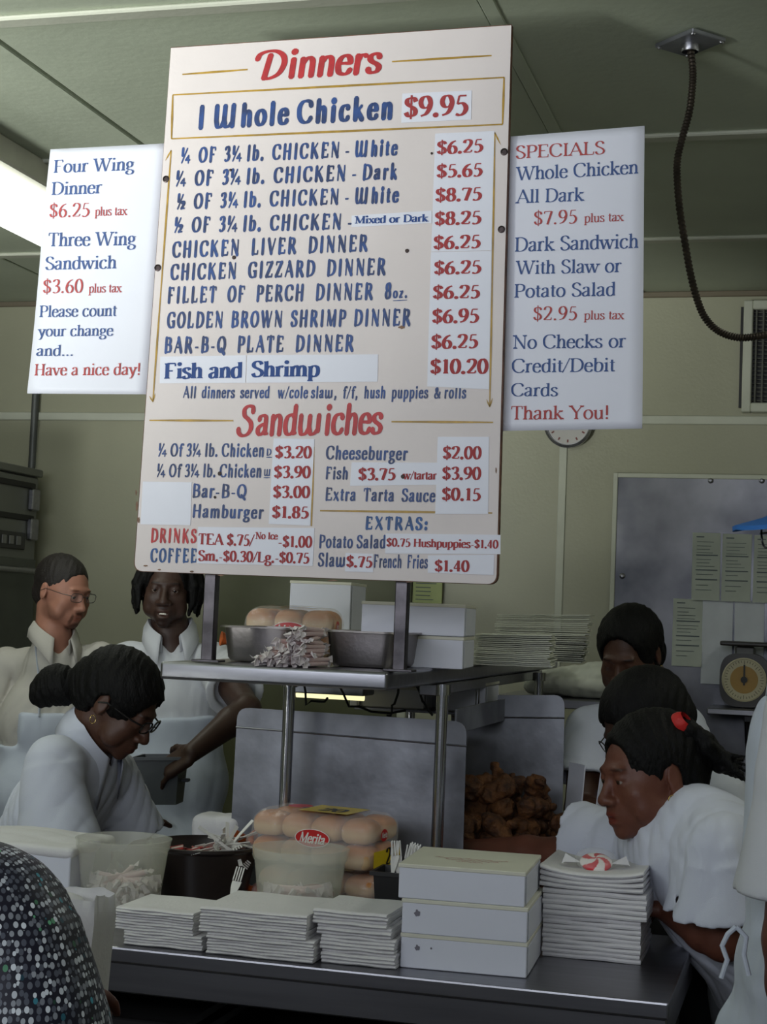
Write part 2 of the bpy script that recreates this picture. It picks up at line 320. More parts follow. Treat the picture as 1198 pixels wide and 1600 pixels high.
def sdf_object(name, prims, res, material, parent=None, off=(0, 0, 0), disp=None, color=None, pad=.03):
    los, his = zip(*[prim_box(p) for op, k, p in prims if op == '+'])
    lo = np.min(los, axis=0)-pad; hi = np.max(his, axis=0)+pad; n = np.ceil((hi-lo)/res).astype(int)+1
    ax = [(lo[i]+res*np.arange(n[i])).astype(np.float32) for i in range(3)]
    D = np.full(n, .2, dtype=np.float32)
    for op, k, p in prims:
        l, h = prim_box(p); m = k*1.2+4*res
        i0 = np.clip(np.floor((l-m-lo)/res).astype(int), 0, n); i1 = np.clip(np.ceil((h+m-lo)/res).astype(int)+1, 0, n)
        if (i1 <= i0).any(): continue
        sl = tuple(slice(a, b) for a, b in zip(i0, i1))
        d = prim_eval(p, ax[0][i0[0]:i1[0], None, None], ax[1][None, i0[1]:i1[1], None], ax[2][None, None, i0[2]:i1[2]]).astype(np.float32)
        D[sl] = smin(D[sl], d, k) if op == '+' else -smin(-D[sl], d, k)
    if disp is not None:
        I = np.where(np.abs(D) < .035); D[I] += disp(ax[0][I[0]], ax[1][I[1]], ax[2][I[2]])
    D[0] = D[-1] = .2; D[:, 0] = D[:, -1] = .2; D[:, :, 0] = D[:, :, -1] = .2
    g = openvdb.FloatGrid(.2); g.copyFromArray(D)
    pts, quads = g.convertToQuads(0.0)
    pts = pts*res+lo
    me = bpy.data.meshes.new(name); me.vertices.add(len(pts)); me.vertices.foreach_set('co', (pts-np.array(off)).astype(np.float32).ravel())
    me.loops.add(len(quads)*4); me.loops.foreach_set('vertex_index', quads[:, ::-1].astype(np.int32).ravel()); me.polygons.add(len(quads))
    me.polygons.foreach_set('loop_start', np.arange(0, len(quads)*4, 4, dtype=np.int32)); me.polygons.foreach_set('loop_total', np.full(len(quads), 4, dtype=np.int32))
    me.update(calc_edges=True); me.validate()
    me.polygons.foreach_set('use_smooth', np.ones(len(me.polygons), dtype=bool)); me.materials.append(material)
    if color is not None:
        c = np.ones((len(pts), 4), dtype=np.float32); c[:, :3] = color(pts); a = me.color_attributes.new('Col', 'FLOAT_COLOR', 'POINT'); a.data.foreach_set('color', c.ravel())
    bm = bmesh.new(); bm.from_mesh(me)
    for _ in range(2): bmesh.ops.smooth_vert(bm, verts=bm.verts, factor=.4, use_axis_x=True, use_axis_y=True, use_axis_z=True)
    bmesh.ops.recalc_face_normals(bm, faces=bm.faces); bm.to_mesh(me); bm.free()
    o = bpy.data.objects.new(name, me); COL.objects.link(o)
    if parent: o.parent = parent
    return o
def wrinkle(amp, freq, seed, stretch=(1, 1, .45)):
    """folds: a few warped creases of differing direction, stronger in some places than others"""
    rs = np.random.RandomState(seed); W = [(rs.randn(3)*np.array(stretch)*freq*.55*(1+.7*i), rs.rand()*6.28, amp/(1+.6*i)) for i in range(5)]
    Q = rs.randn(6, 3)*9; ph = rs.rand(6)*6.28
    def f(x, y, z):
        s = [np.sin(x*q[0]+y*q[1]+z*q[2]+p) for q, p in zip(Q, ph)]
        wx, wy, wz = x+.05*s[0]+.02*s[3], y+.05*s[1]+.02*s[4], z+.05*s[2]+.02*s[5]; d = 0
        for i, (k, p, a) in enumerate(W):
            m = .35+.65*np.clip(s[i % 6]*.9+.4, 0, 1); d = d+a*m*((1-np.abs(np.sin(wx*k[0]+wy*k[1]+wz*k[2]+p)))**2*1.2-.35)
        return d.astype(np.float32)
    return f
white = lambda n='white cotton', c=(214, 218, 232): mat(n, c, .85, vary=.03, scale=5, bump=.12, bscale=500, sheen=.1)
# ---------------------------------------------------------------- the room
CZ, WY, LX, RX, FY = 2.85, 6.17, -4.3, 1.3, -2.4
wallm = mat('cream green wall paint', (166, 165, 142), .38, vary=.05, scale=1.6, bump=.06, bscale=90, spec=.45)
ceilm = mat('ceiling board paint', (186, 194, 174), .5, vary=.07, scale=2.2, bump=.10, bscale=45)
trimm = mat('painted batten', (196, 198, 182), .5, vary=.05, scale=6, bump=.08)
steel = mat('brushed stainless steel', (150, 150, 156), .34, 1, vary=.08, scale=3, bump=.04, bscale=220, stretch=(1, 18, 18))
steeld = mat('worn sheet metal', (158, 160, 168), .46, .85, vary=.3, scale=5, bump=.25, bscale=9)
black = mat('black plastic', (24, 23, 24), .45)
struct(MB().box((LX, FY, -.1), (RX, WY+.2, 0)).build('floor', mat('dark red quarry floor', (58, 46, 42), .5, vary=.12, scale=3, bump=.1)))
ce = struct(MB().box((LX, FY, CZ+.012), (RX, WY+.2, CZ+.1)).build('ceiling', mat('dark ceiling void', (46, 48, 42), .9)))
xs = [LX, -3.023, -1.867, -.711, .445, RX]; ys = [FY, -.10, .98, 2.05, 3.12, 4.17, 5.30, WY]
for i in range(len(xs)-1):
    for j in range(len(ys)-1):
        MB().box((xs[i]+.006, ys[j]+.003, CZ+random.uniform(-.001, .001)), (xs[i+1]-.006, ys[j+1]-.003, CZ+.014), bevel=.003).build('ceiling_panel', ceilm, ce)
for j in range(1, len(ys)-1):
    MB().box((LX, ys[j]-.024, CZ-.012), (RX, ys[j]+.024, CZ), bevel=.004).build('batten', trimm, ce)
for x in (-.711,):
    MB().box((x-.004, 2.07, CZ-.006), (x+.03, WY, CZ), bevel=.002).build('batten', ceilm, ce)
# back wall of sheets between battens
wb = struct(MB().box((LX, WY+.012, 0), (RX, WY+.2, CZ)).build('wall_back', mat('wall core', (90, 92, 80), .9)))
zb = 2.352
wx = [LX, -3.27, -2.12, -.976, .17, RX]
for i in range(len(wx)-1):
    for z0, z1 in ((0, zb), (zb, CZ)): MB().box((wx[i]+.002, WY, z0), (wx[i+1]-.002, WY+.013, z1), bevel=.002).build('wall_panel', wallm, wb)
MB().box((LX, WY-.012, zb-.02), (RX, WY, zb+.014), bevel=.003).build('batten', trimm, wb)
for x in wx[1:-1]: MB().box((x-.016, WY-.006, 0), (x+.016, WY, zb-.02), bevel=.003).build('batten', trimm, wb)
MB().box((LX, WY-.014, CZ-.022), (RX, WY, CZ), bevel=.003).build('batten', mat('shadow brown caulk', (120, 110, 92), .7), wb)  # darker brown strip along the ceiling line
struct(MB().box((LX-.15, FY, 0), (LX, WY+.2, CZ)).build('wall_left', wallm))
struct(MB().box((RX, FY, 0), (RX+.15, WY+.2, CZ)).build('wall_right', wallm))
# shop front behind the photographer: a sill wall, a header and piers round the wide window
wf = MB().box((LX, FY-.15, 0), (RX, FY, .75)).box((LX, FY-.15, 2.7), (RX, FY, CZ)).box((LX, FY-.15, .75), (-3.3, FY, 2.7)).box((.8, FY-.15, .75), (RX, FY, 2.7))
struct(wf.build('wall_front', mat('dark brown shop front', (70, 58, 50), .7)))
# shaded wall beyond the counter, its darkness painted as an added olive door
dk = mat('olive wall shade', (92, 94, 66), .5, vary=.05)
d1 = struct(MB().box((-2.395, WY-.03, 0), (-1.60, WY-.001, 2.06), bevel=.004).build('shade_panel', dk))
f_ = MB()
for x in (-2.43, -1.60): f_.box((x, WY-.045, 0), (x+.035, WY-.0, 2.1), bevel=.003)
f_.box((-2.43, WY-.045, 2.06), (-1.565, WY, 2.1), bevel=.003).build('shade_panel_frame', trimm, d1)
MB().lathe([(.0, .0), (.028, .004), (.03, .03), (.02, .045), (0, .05)], 24).build('shade_panel_knob', steel, d1, smooth=True, loc=(-1.68, WY-.03, 1.0)).rotation_euler = (math.radians(90), 0, 0)
# metal sheet on the back wall with order slips
sh = root('metal_wall_sheet', (.2, WY-.02, .35), 'large smudged sheet of grey metal fixed to the back wall behind the scale', 'wall panel')
MB().box((-.757, WY-.018, .35), (1.25, WY-.012, 2.122)).build('sheet', mat('smudged wall metal', (136, 136, 142), .34, .85, vary=.3, scale=2.4, bump=.2, bscale=5, rgb2=(70, 72, 80)), sh, off=sh.location)
MB().box((-.775, WY-.024, .35), (-.757, WY-.0125, 2.14), bevel=.002).box((-.757, WY-.024, 2.122), (1.25, WY-.0125, 2.14), bevel=.002).build('edge_strip', trimm, sh, off=sh.location)
for u, v in ((1110, 751), (1190, 751), (972, 900)):
    p = at(u, v, y=WY-.02); MB().lathe([(.011, 0), (.010, .003), (.004, .006), (0, .006)], 16).build('screw', steel, sh).matrix_local = Matrix.Translation(p-sh.location) @ Matrix.Rotation(math.radians(90), 4, 'X')
MB().box((-.31, WY-.025, 1.052), (1.25, WY-.012, 1.064)).build('seam', steel, sh, off=sh.location)
slip = mat('order slip paper', (190, 196, 186), .8); wp = mat('white paper sheet', (214, 218, 226), .8); ink = mat('slip ink', (96, 104, 110), .8)
SL = [((1083, 832), (1124, 939), 1, 'leftmost ticket of the upper row on the metal sheet'), ((1129, 834), (1172, 941), 1, 'second ticket of the upper row on the metal sheet'), ((1178, 836), (1222, 943), 1, 'ticket of the upper row at the right edge'),
      ((1052, 935), (1096, 1042), 1, 'long ticket hanging lowest and farthest left on metal sheet'), ((1098, 937), (1142, 1070), 0, 'plain white sheet above the scale'), ((1149, 938), (1192, 1062), 0, 'plain white sheet right of the first plain sheet')]
for k, (a, b, pr, lb) in enumerate(SL):
    dy = WY-.021-.003*(k % 3); p0 = at(*a, y=dy); p1 = at(*b, y=dy); t = random.uniform(-.004, .004)
    r_ = root('order_slip' if pr else 'paper_sheet', (p0.x, dy, p1.z), ('pale green printed order ticket, ' if pr else 'blank paper, ')+lb, 'ticket' if pr else 'paper')
    V = []; n = 8
    for i in range(n+1):
        z = i/n; V += [(p0.x+t*i/n, dy-.001-.010*(1-z)**2, p1.z+(p0.z-p1.z)*z), (p1.x+t*i/n, dy-.001-.013*(1-z)**2, p1.z+(p0.z-p1.z)*z)]
    MB().add(V, [(2*i, 2*i+1, 2*i+3, 2*i+2) for i in range(n)]).build('sheet', slip if pr else wp, r_, off=r_.location)
    if pr:
        L = MB(); w_ = p1.x-p0.x; h_ = p0.z-p1.z
        for q in (.93, .66, .44, .3): z = p1.z+h_*q; L.box((p0.x+w_*.12, dy-.013*(1-q)**2-.0026, z), (p0.x+w_*(.4 if q > .9 else .9), dy-.013*(1-q)**2-.0022, z+.004))
        for q in (.86, .8, .75, .7, .6, .55, .5, .38, .22, .15): z = p1.z+h_*q; L.box((p0.x+w_*.14, dy-.013*(1-q)**2-.0026, z), (p0.x+w_*random.uniform(.5, .86), dy-.013*(1-q)**2-.0022, z+.0018))
        L.build('print', ink, r_, off=r_.location)
for k, (a, b) in enumerate((((580, 903), (628, 943)), ((646, 903), (690, 943)))):
    dy = WY-.02; p0 = at(*a, y=dy); p1 = at(*b, y=dy); r_ = root('order_slip', (p0.x, dy, p1.z), 'green order pad sheet on the back wall, seen under the menu board, '+('left one' if k == 0 else 'right one'), 'ticket')
    MB().box((p0.x, dy-.004, p1.z), (p1.x, dy, p0.z+.08)).build('sheet', mat('green slip paper', (176, 186, 132), .8), r_, off=r_.location)
    L = MB(); 
    for q in range(9): z = p1.z+.012+q*.016; L.box((p0.x+.012, dy-.0055, z), (p1.x-.012-random.uniform(0, .04), dy-.0045, z+.003))
    L.build('print', ink, r_, off=r_.location)
# wall shelf and scale
s0 = at(1104, 1106, y=WY-.3); zs = s0.z
ws = root('wall_shelf', (s0.x+.3, WY-.02, zs-.03), 'narrow stainless shelf on the metal wall sheet carrying the scale', 'shelf')
MB().box((s0.x, WY-.30, zs-.022), (1.2, WY-.018, zs), bevel=.003).build('shelf_board', steel, ws, off=ws.location)
for x in (s0.x+.13, .9):
    MB().box((x, WY-.27, zs-.045), (x+.025, WY-.02, zs-.0225), bevel=.002).prism([(x, WY-.24, zs-.045), (x, WY-.02, zs-.045), (x, WY-.02, zs-.2)], (.006, 0, 0)).box((x, WY-.03, zs-.22), (x+.03, WY-.019, zs-.04), bevel=.002).build('bracket', mat('dark bracket', (52, 52, 56), .4, .6), ws, off=ws.location)
c = at(1163, 1062, y=WY-.16)
sc = root('portion_scale', (c.x, WY-.16, zs), 'dark portion scale with a round yellowed dial and flat tray on wall shelf', 'scale')
body = []; wv, hv = .088, .098
for k in range(40):
    a = k*2*math.pi/40; ca, sa = math.cos(a), math.sin(a); e = .62; body.append((c.x+math.copysign(abs(ca)**e, ca)*wv, WY-.20, zs+.102+math.copysign(abs(sa)**e, sa)*hv))
MB().prism(body, (0, .09, 0)).build('body', mat('dark enamel', (44, 40, 38), .35), sc, off=sc.location, smooth=True)
dial = MB().lathe([(0, 0), (.078, 0), (.080, .004), (.075, .006), (.074, .003), (0, .003)], 48); dl = dial.build('dial', mat('yellowed dial', (196, 188, 158), .5), sc, loc=(c.x-sc.location.x, -.041, .104), smooth=True); dl.rotation_euler = (math.radians(90), 0, 0)
o = MB().lathe([(0, .0035), (.05, .0035), (.05, .0045), (0, .0045)], 40).build('dial_face', mat('amber dial centre', (168, 132, 66), .5), dl)
t = MB()
for k in range(40):
    a = k*math.pi/20; r0 = .056 if k % 5 == 0 else .062; t.add([(math.cos(a+s)*r, math.sin(a+s)*r, .0052) for r, s in ((r0, -.015), (r0, .015), (.07, .012), (.07, -.012))], [(0, 1, 2, 3)])
t.build('dial_marks', black, dl)
MB().box((-.003, -.02, .0055), (.003, .055, .0075)).lathe([(0, .005), (.012, .005), (.012, .009), (0, .009)], 20).build('pointer', black, dl)
MB().box((c.x-.035, WY-.19, zs+.19), (c.x+.035, WY-.12, zs+.225), bevel=.006).build('neck', mat('grey enamel', (120, 120, 116), .4), sc, off=sc.location)
MB().box((c.x-.088, WY-.24, zs+.226), (c.x+.088, WY-.06, zs+.243), bevel=.006, seg=2).build('tray', mat('dark enamel', (44, 40, 38), .35), sc, off=sc.location)
# vent, conduit plate, flexible conduit, clock, fluorescent light
v0 = at(1163, 473, y=WY); v1 = at(1163, 646, y=WY)
vt = root('wall_vent', (v0.x+.24, WY, v1.z), 'white framed exhaust vent with dark grille high on the back wall', 'vent')
x0, x1, z0, z1 = v0.x, v0.x+.48, v1.z, v0.z
MB().box((x0-.012, WY-.02, z0+.02), (x0, WY, z1-.02)).build('gap', black, vt, off=vt.location)
fr = MB()
for lo, hi in (((x0, z0), (x0+.035, z1)), ((x1-.035, z0), (x1, z1)), ((x0+.035, z0), (x1-.035, z0+.035)), ((x0+.035, z1-.035), (x1-.035, z1))): fr.box((lo[0], WY-.05, lo[1]), (hi[0], WY, hi[1]), bevel=.004)
fr.build('frame', trimm, vt, off=vt.location)
MB().box((x0+.035, WY-.01, z0+.035), (x1-.035, WY-.001, z1-.035)).build('backing', black, vt, off=vt.location)
for k in range(16): x = x0+.045+k*.0255; MB().box((x, WY-.036, z0+.035), (x+.006, WY-.024, z1-.035)).build('slat', mat('dusty grille', (92, 92, 84), .7), vt, off=vt.location)
g = MB()
for k in range(22): z = z0+.045+k*(z1-z0-.09)/21; g.box((x0+.035, WY-.024, z), (x1-.035, WY-.018, z+.004))
g.build('grille', mat('dusty grille', (92, 92, 84), .7), vt, off=vt.location)['kind'] = 'stuff'
pc = at(1078, 66, z=CZ-.01)
pl = root('ceiling_plate', (pc.x, pc.y, CZ-.012), 'square metal cover plate screwed to the ceiling where the flexible conduit enters', 'cover plate')
pr = at(1127, 68, z=CZ-.01); hw = (pr-pc).length
R45 = Matrix.Rotation(math.radians(45), 3, 'Z'); h2 = hw/1.414
MB().box((-h2, -h2*1.25, -.004), (h2, h2*1.25, .006), bevel=.002, R=Matrix.Rotation(math.radians(47), 3, 'Z')).build('plate', steeld, pl)
for sx in (-1, 1):
    for sy in (-1, 1):
        q = Matrix.Rotation(math.radians(47), 3, 'Z') @ Vector((sx*h2*.85, sy*h2*1.1, -.004)); MB().lathe([(0, -.003), (.004, -.003), (.0055, 0)], 12, c=q).build('screw', steel, pl)
MB().lathe([(.018, -.02), (.02, -.016), (.02, -.004), (.014, -.003)], 20).build('collar', steel, pl, smooth=True)
Yc = pc.y
pts = [(1075, 78), (1082, 108), (1081, 140), (1076, 178), (1066, 214), (1058, 250), (1058, 285), (1062, 330), (1070, 380), (1078, 425), (1088, 465), (1101, 496), (1122, 517), (1150, 527), (1180, 526), (1215, 518), (1260, 500), (1330, 470)]
P3 = [at(u, v, y=Yc+.0) for u, v in pts]; P3[0] = Vector((pc.x, Yc, CZ-.018))
fine = []
for i in range(len(P3)-1):
    a, b = P3[max(0, i-1)], P3[i]; c_, d_ = P3[i+1], P3[min(len(P3)-1, i+2)]
    for k in range(14):
        t = k/14; fine.append(.5*((2*b)+(c_-a)*t+(2*a-5*b+4*c_-d_)*t*t+(-a+3*b-3*c_+d_)*t**3))
rad = [.0088 if i % 2 else .0066 for i in range(len(fine))]
cdt = MB().tube(fine, rad, 14).build('flexible_conduit', mat('armoured conduit', (70, 62, 54), .45, .7, vary=.2, scale=30), off=fine[-1]); cdt.location = fine[-1]
tag(cdt, 'ribbed dark metal flexible conduit drooping from the ceiling plate to the right', 'conduit')
# its far end clamps into a junction box on a drop rod
e = fine[-1]; jb = root('junction_box', (e.x+.04, e.y, e.z), 'junction box on a rod dropping from the ceiling beside the conduit end', 'junction box')
MB().box((e.x, e.y-.04, e.z-.05), (e.x+.08, e.y+.04, e.z+.05), bevel=.004).tube([(e.x+.04, e.y, e.z+.05), (e.x+.04, e.y, CZ)], .008).build('box', steeld, jb, off=jb.location)
cc = at(888, 662, y=WY-.02); ckr = (at(888, 700, y=WY-.02)-cc).length
ck = root('wall_clock', (cc.x, WY-.001, cc.z), 'round silver rimmed wall clock peeking out below the right paper sign', 'clock')
o = MB().lathe([(0, .0), (ckr, 0), (ckr, .03), (ckr*.9, .036), (ckr*.86, .022), (0, .022)], 48).build('case', mat('silver rim', (190, 190, 196), .25, .9), ck, smooth=True); o.rotation_euler = (math.radians(90), 0, 0)
o2 = MB().lathe([(0, .0225), (ckr*.85, .0225), (ckr*.85, .024), (0, .024)], 40).build('dial', mat('clock dial', (196, 192, 190), .5), o)
h = MB()
for k in range(12): a = k*math.pi/6; h.add([(math.cos(a+s)*r*ckr, math.sin(a+s)*r*ckr, .0248) for r, s in ((.66, -.05), (.66, .05), (.78, .04), (.78, -.04))], [(0, 1, 2, 3)])
h.build('hour_mark', mat('clock red', (120, 60, 56), .5), o)
MB().box((-.003, -.01, .0255), (.003, ckr*.5, .027)).box((-.01, -.002, .027), (ckr*.65, .002, .028)).build('hand', black, o)
FZ = 2.74; fy0, fy1 = 3.25, 5.0
lamp = bpy.data.materials.new('lit diffuser'); lamp.use_nodes = True; bb = lamp.node_tree.nodes['Principled BSDF']; bb.inputs['Emission Color'].default_value = (.96, 1, .9, 1); bb.inputs['Emission Strength'].default_value = 4.5; bb.inputs['Base Color'].default_value = (.9, .9, .9, 1)
def fixture(fx0, fx1, fy0, fy1, label):
    fl = root('fluorescent_light', ((fx0+fx1)/2, (fy0+fy1)/2, CZ), label, 'light fixture')
    MB().box((fx0-.02, fy0-.02, FZ+.035), (fx1+.05, fy1+.02, CZ-.0), bevel=.006).build('housing', mat('white enamel housing', (206, 204, 188), .4), fl, off=fl.location)
    xm = (fx0+fx1)/2
    for a, b in ((fx0, xm-.014), (xm+.014, fx1)):
        MB().tube([((a+b)/2, fy0, FZ+.02), ((a+b)/2, fy1, FZ+.02)], (b-a)/2, 20, flat=.4).build('diffuser', lamp, fl, off=fl.location, smooth=True)
    for y in (fy0-.015, fy1): MB().box((fx0-.01, y, FZ-.045), (fx1+.01, y+.015, FZ+.05), bevel=.003).build('end_cap', mat('white enamel housing', (206, 204, 188), .4), fl, off=fl.location)
fixture(-2.56, -2.27, 3.25, 5.0, 'long bright twin fluorescent ceiling fixture at upper left')
fixture(.62, .91, 2.7, 4.45, 'twin fluorescent ceiling fixture added out of view to brighten the right side')  # second fixture, added out of view for more light at right
# oven and conduit at the left
ox1 = at(68, 735, y=6.05).x; oz1 = at(68, 735, y=6.05).z
OY0, OY1 = 5.15, 6.05
ov = root('wall_oven', (ox1-.4, 5.6, 0), 'tall grey commercial oven with slotted front against the left wall', 'oven')
og = mat('grey oven enamel', (112, 114, 108), .45, .2, vary=.08, scale=4)
MB().box((LX+.15, OY0, 0), (ox1-.012, OY1-.01, oz1-.03), bevel=.01).build('body', og, ov, off=ov.location)
MB().box((LX+.13, OY0-.02, oz1-.032), (ox1, OY1, oz1), bevel=.004).build('lid', og, ov, off=ov.location)
for v in (762, 812):
    z = at(60, v, y=OY1).z; MB().box((ox1-.0125, OY0+.03, z-.012), (ox1-.004, OY1-.05, z+.012), bevel=.003).build('slot', mat('slot dark', (26, 26, 26), .6), ov, off=ov.location)
for v in (782, 828):
    z = at(60, v, y=OY1-.05).z; MB().box((ox1-.012, OY1-.10, z-.045), (ox1+.012, OY1-.035, z+.045), bevel=.005).build('latch', steel, ov, off=ov.location)
z = at(45, 845, y=OY1-.2).z
MB().box((ox1-.012, OY0+.1, z-.035), (ox1-.002, OY1-.12, z+.035), bevel=.003).build('control_panel', mat('panel dark', (34, 34, 36), .35), ov, off=ov.location)
for k in range(6): MB().box((ox1-.003, OY1-.2-k*.06, z-.018), (ox1+.003, OY1-.165-k*.06, z+.018), bevel=.002).build('button', mat('button grey', (120, 120, 118), .5), ov, off=ov.location)
MB().box((ox1-.012, OY0+.02, .12), (ox1-.001, OY1-.02, z-.07), bevel=.004).build('oven_door', mat('oven door', (84, 88, 82), .4, .3), ov, off=ov.location)
MB().tube([(ox1+.04, OY0+.1, z-.12), (ox1+.04, OY1-.1, z-.12)], .012).tube([(ox1+.04, OY0+.12, z-.12), (ox1, OY0+.12, z-.12)], .008).tube([(ox1+.04, OY1-.12, z-.12), (ox1, OY1-.12, z-.12)], .008).build('handle', steel, ov, off=ov.location, smooth=True)
c0 = at(54, 650, y=WY-.02)
tag(MB().tube([(c0.x, WY-.02, oz1-.3), (c0.x, WY-.02, CZ)], .016, 14).build('conduit_pipe', mat('grey conduit', (96, 98, 96), .5, .4), smooth=True, off=(c0.x, WY-.02, CZ), loc=(c0.x, WY-.02, CZ)), 'straight grey conduit pipe running up the back wall above the oven', 'pipe')
# ---------------------------------------------------------------- menu board and paper signs
SY = 3.06
def S(u, v, y=SY): p = at(u, v, y=y); return (p.x, p.z)
bpaint = mat('board paint', (224, 214, 212), .55, vary=.03, scale=5, bump=.05, bscale=60)
navy = mat('hand painted blue', (34, 72, 138), .5, vary=.25, scale=40, rgb2=(24, 46, 92)); redp = mat('hand painted red', (188, 38, 44), .5, vary=.12, scale=40)
gold = mat('gold line paint', (186, 146, 44), .45, vary=.2, scale=30); pr_red = mat('printed red', (170, 58, 62), .7); pr_blue = mat('printed blue', (44, 76, 140), .7)
ppw = mat('glossy white price paper', (228, 229, 240), .5, vary=.01)
bt = root('menu_board', (S(493, 900)[0], SY+.01, S(493, 900)[1]), 'large cream wooden menu board headed Dinners with painted blue lettering on two steel posts', 'menu board')
def outline(c, r=.02, n=5):
    """corners top-left, top-right, bottom-right, bottom-left in px, the lower two rounded"""
    p = [Vector(S(*q)) for q in c]; out = [p[0], p[1]]
    for i, a, b in ((2, 1, 3), (3, 2, 0)):
        d0 = (p[a]-p[i]).normalized()*r; d1 = (p[b]-p[i]).normalized()*r
        for k in range(n+1): t = k/n; out.append(p[i]+d0*(1-t)**2+d1*t**2)
    return out
bo = outline([(267, 75), (798.5, 39.5), (775, 913), (209.5, 892)])
MB().prism([(q.x, SY, q.y) for q in bo], (0, .019, 0)).build('board', bpaint, bt, off=bt.location)
# worn dark edge of the plywood
ed = MB(); n = len(bo)
cen = sum(bo, Vector((0, 0)))/n
rim = [(q+(q-cen).normalized()*.0022) for q in bo]
MB().prism([(q.x, SY+.0012, q.y) for q in rim], (0, .0165, 0)).build('plywood_edge', mat('worn plywood edge', (120, 84, 66), .8, vary=.3, scale=30), bt, off=bt.location)
off = bt.location
fr = lambda a, b, l: (a-off.x, SY-l-off.y, b-off.z)
def jobs(rows, style):
    out = []
    for r in rows:
        t, a, b, h = r[:4]; st = r[4] if len(r) > 4 else style
        p, q = S(*a), S(*b); hh = math.dist(S(a[0], a[1]), S(a[0], a[1]-h)); out.append((t, st, p, q, hh))
    return out
def lettering(name, rows, style, m, lift=.0012, parent=bt, frame=fr):
    for j in jobs(rows, style):
        me = text_mesh(name, [j], frame, lift); me.materials.append(m); o = bpy.data.objects.new(name, me); COL.objects.link(o); o.parent = parent
B = [('I \u0428hole Chicken', (310, 200.5), (613, 184.6), 33, 'heavy brush'),
 ('\u00bc  OF  3\u00bc lb.  CHICKEN - \u0428hite', (283, 254.5), (621, 242), 22), ('\u00bc  OF  3\u00bc lb.  CHICKEN - Dark', (275, 290.5), (620, 279), 22), ('\u00bd  OF  3\u00bc lb.  CHICKEN - \u0428hite', (276.6, 326.5), (623, 315.5), 22),
 ('\u00bd  OF  3\u00bc lb.  CHICKEN -', (272.5, 363), (549, 357), 22), ('CHICKEN   LIVER   DINNER', (268.8, 402), (574, 391.6), 23), ('CHICKEN   GIZZARD   DINNER', (266, 437), (602, 428.4), 23),
 ('FILLET   OF   PERCH   DINNER   8', (262, 473), (611, 466.6), 23), ('oz.', (613.5, 465.5), (636, 464.5), 15), ('GOLDEN  BROWN  SHRIMP  DINNER', (260.6, 512), (641, 507.8), 23), ('BAR-B-Q   PLATE   DINNER', (257, 551), (552, 548), 23)]
lettering('lettering', B, 'brush', navy)
B2 = [('All  dinners  served   w/cole sla\u0448,  f/f,  hush  puppies  & rolls', (286, 621.5), (728, 622), 17),
 ('\u00bc Of 3\u00bc lb. Chicken', (247.6, 712.6), (412, 713.3), 19), ('D', (416.5, 711.5), (424, 711.5), 10), ('\u00bc Of 3\u00bc lb. Chicken', (245.5, 744.7), (408, 745.4), 19), ('\u0428', (412.5, 743.5), (422, 743.5), 10),
 ('Bar-B-Q', (301, 776.8), (385, 777.8), 20), ('Hamburger', (301, 807.8), (412, 810), 19), ('Cheeseburger', (509, 717), (637, 718.5), 19.5), ('Fish', (509, 748), (543, 748.4), 18), ('Extra  Tarta  Sauce', (508.5, 781.5), (680, 784), 19),
 ('Potato Salad', (498.7, 855.4), (602, 856.2), 19), ('Sla\u0448', (496.6, 884.4), (539, 885), 20), ('French  Fries', (584, 886), (668.4, 887.5), 19)]
lettering('lettering', B2, 'small brush', navy)
lettering('lettering', [('COFFEE', (235, 877.7), (307, 878.2), 20), ('EXTRAS:', (571, 826.5), (668, 827.8), 18.6)], 'brush', mat('brighter painted blue', (24, 84, 150), .5, vary=.2, scale=40))
lettering('lettering', [('\u0414inners', (397, 124), (597, 113), 42), ('\u0421and\u0448iches', (369, 680), (598.5, 677), 44)], 'script', redp)
lettering('lettering', [('DRINKS', (236, 846.5), (307, 847.8), 20)], 'brush', redp)
ln = MB()
def line(a, b, wpx=3.5, w2=None):
    p, q = Vector(S(*a)), Vector(S(*b)); d = (q-p).normalized(); nn = Vector((-d.y, d.x)); s = (Vector(S(400, 400))-Vector(S(401, 400))).length/2
    w2 = wpx if w2 is None else w2; mid = (p+q)/2
    Q = [p+nn*wpx*s*.6, mid+nn*wpx*s, q+nn*w2*s*.6, q-nn*w2*s*.6, mid-nn*wpx*s, p-nn*wpx*s*.6]
    ln.add([fr(x.x, x.y, .0009) for x in Q], [(0, 1, 2, 3, 4, 5)])
for a, b, *w_ in (((285, 116.5), (387, 108.8)), ((612.5, 96.5), (768, 87)), ((270, 148.5), (787.5, 121.2)), ((787.5, 121), (785, 194.5)), ((785, 194.5), (268, 217)), ((268, 217), (270, 148.5)), ((233.6, 656.9), (364.6, 657.4)), ((611.5, 659), (770.4, 660)),
    ((490.5, 698), (486.5, 822), 3.0), ((500, 798), (769, 801.6)), ((267.5, 235), (251, 460), 3.2), ((251, 460), (239, 626), 3.2), ((267.5, 235), (258.5, 251), 2.4, .8), ((239, 628), (233.5, 619), 2.2, .8), ((239, 628), (242.5, 615), 2.2, .8),
    ((773, 207), (769, 440), 3.0), ((769, 440), (765, 634), 3.0), ((773, 208), (782, 226), 2.2, .8), ((765, 636), (760, 624), 2.2, .8), ((765, 636), (769.5, 622), 2.2, .8)): line(a, b, *w_)
ln.build('painted_line', gold, bt)
u2 = MB(); ln = u2
for a, b in (((614, 470), (636, 469)), ((416, 714.5), (425, 714.5)), ((412, 746.5), (422, 746.5))): line(a, b, 1.5)
u2.build('underline', navy, bt)
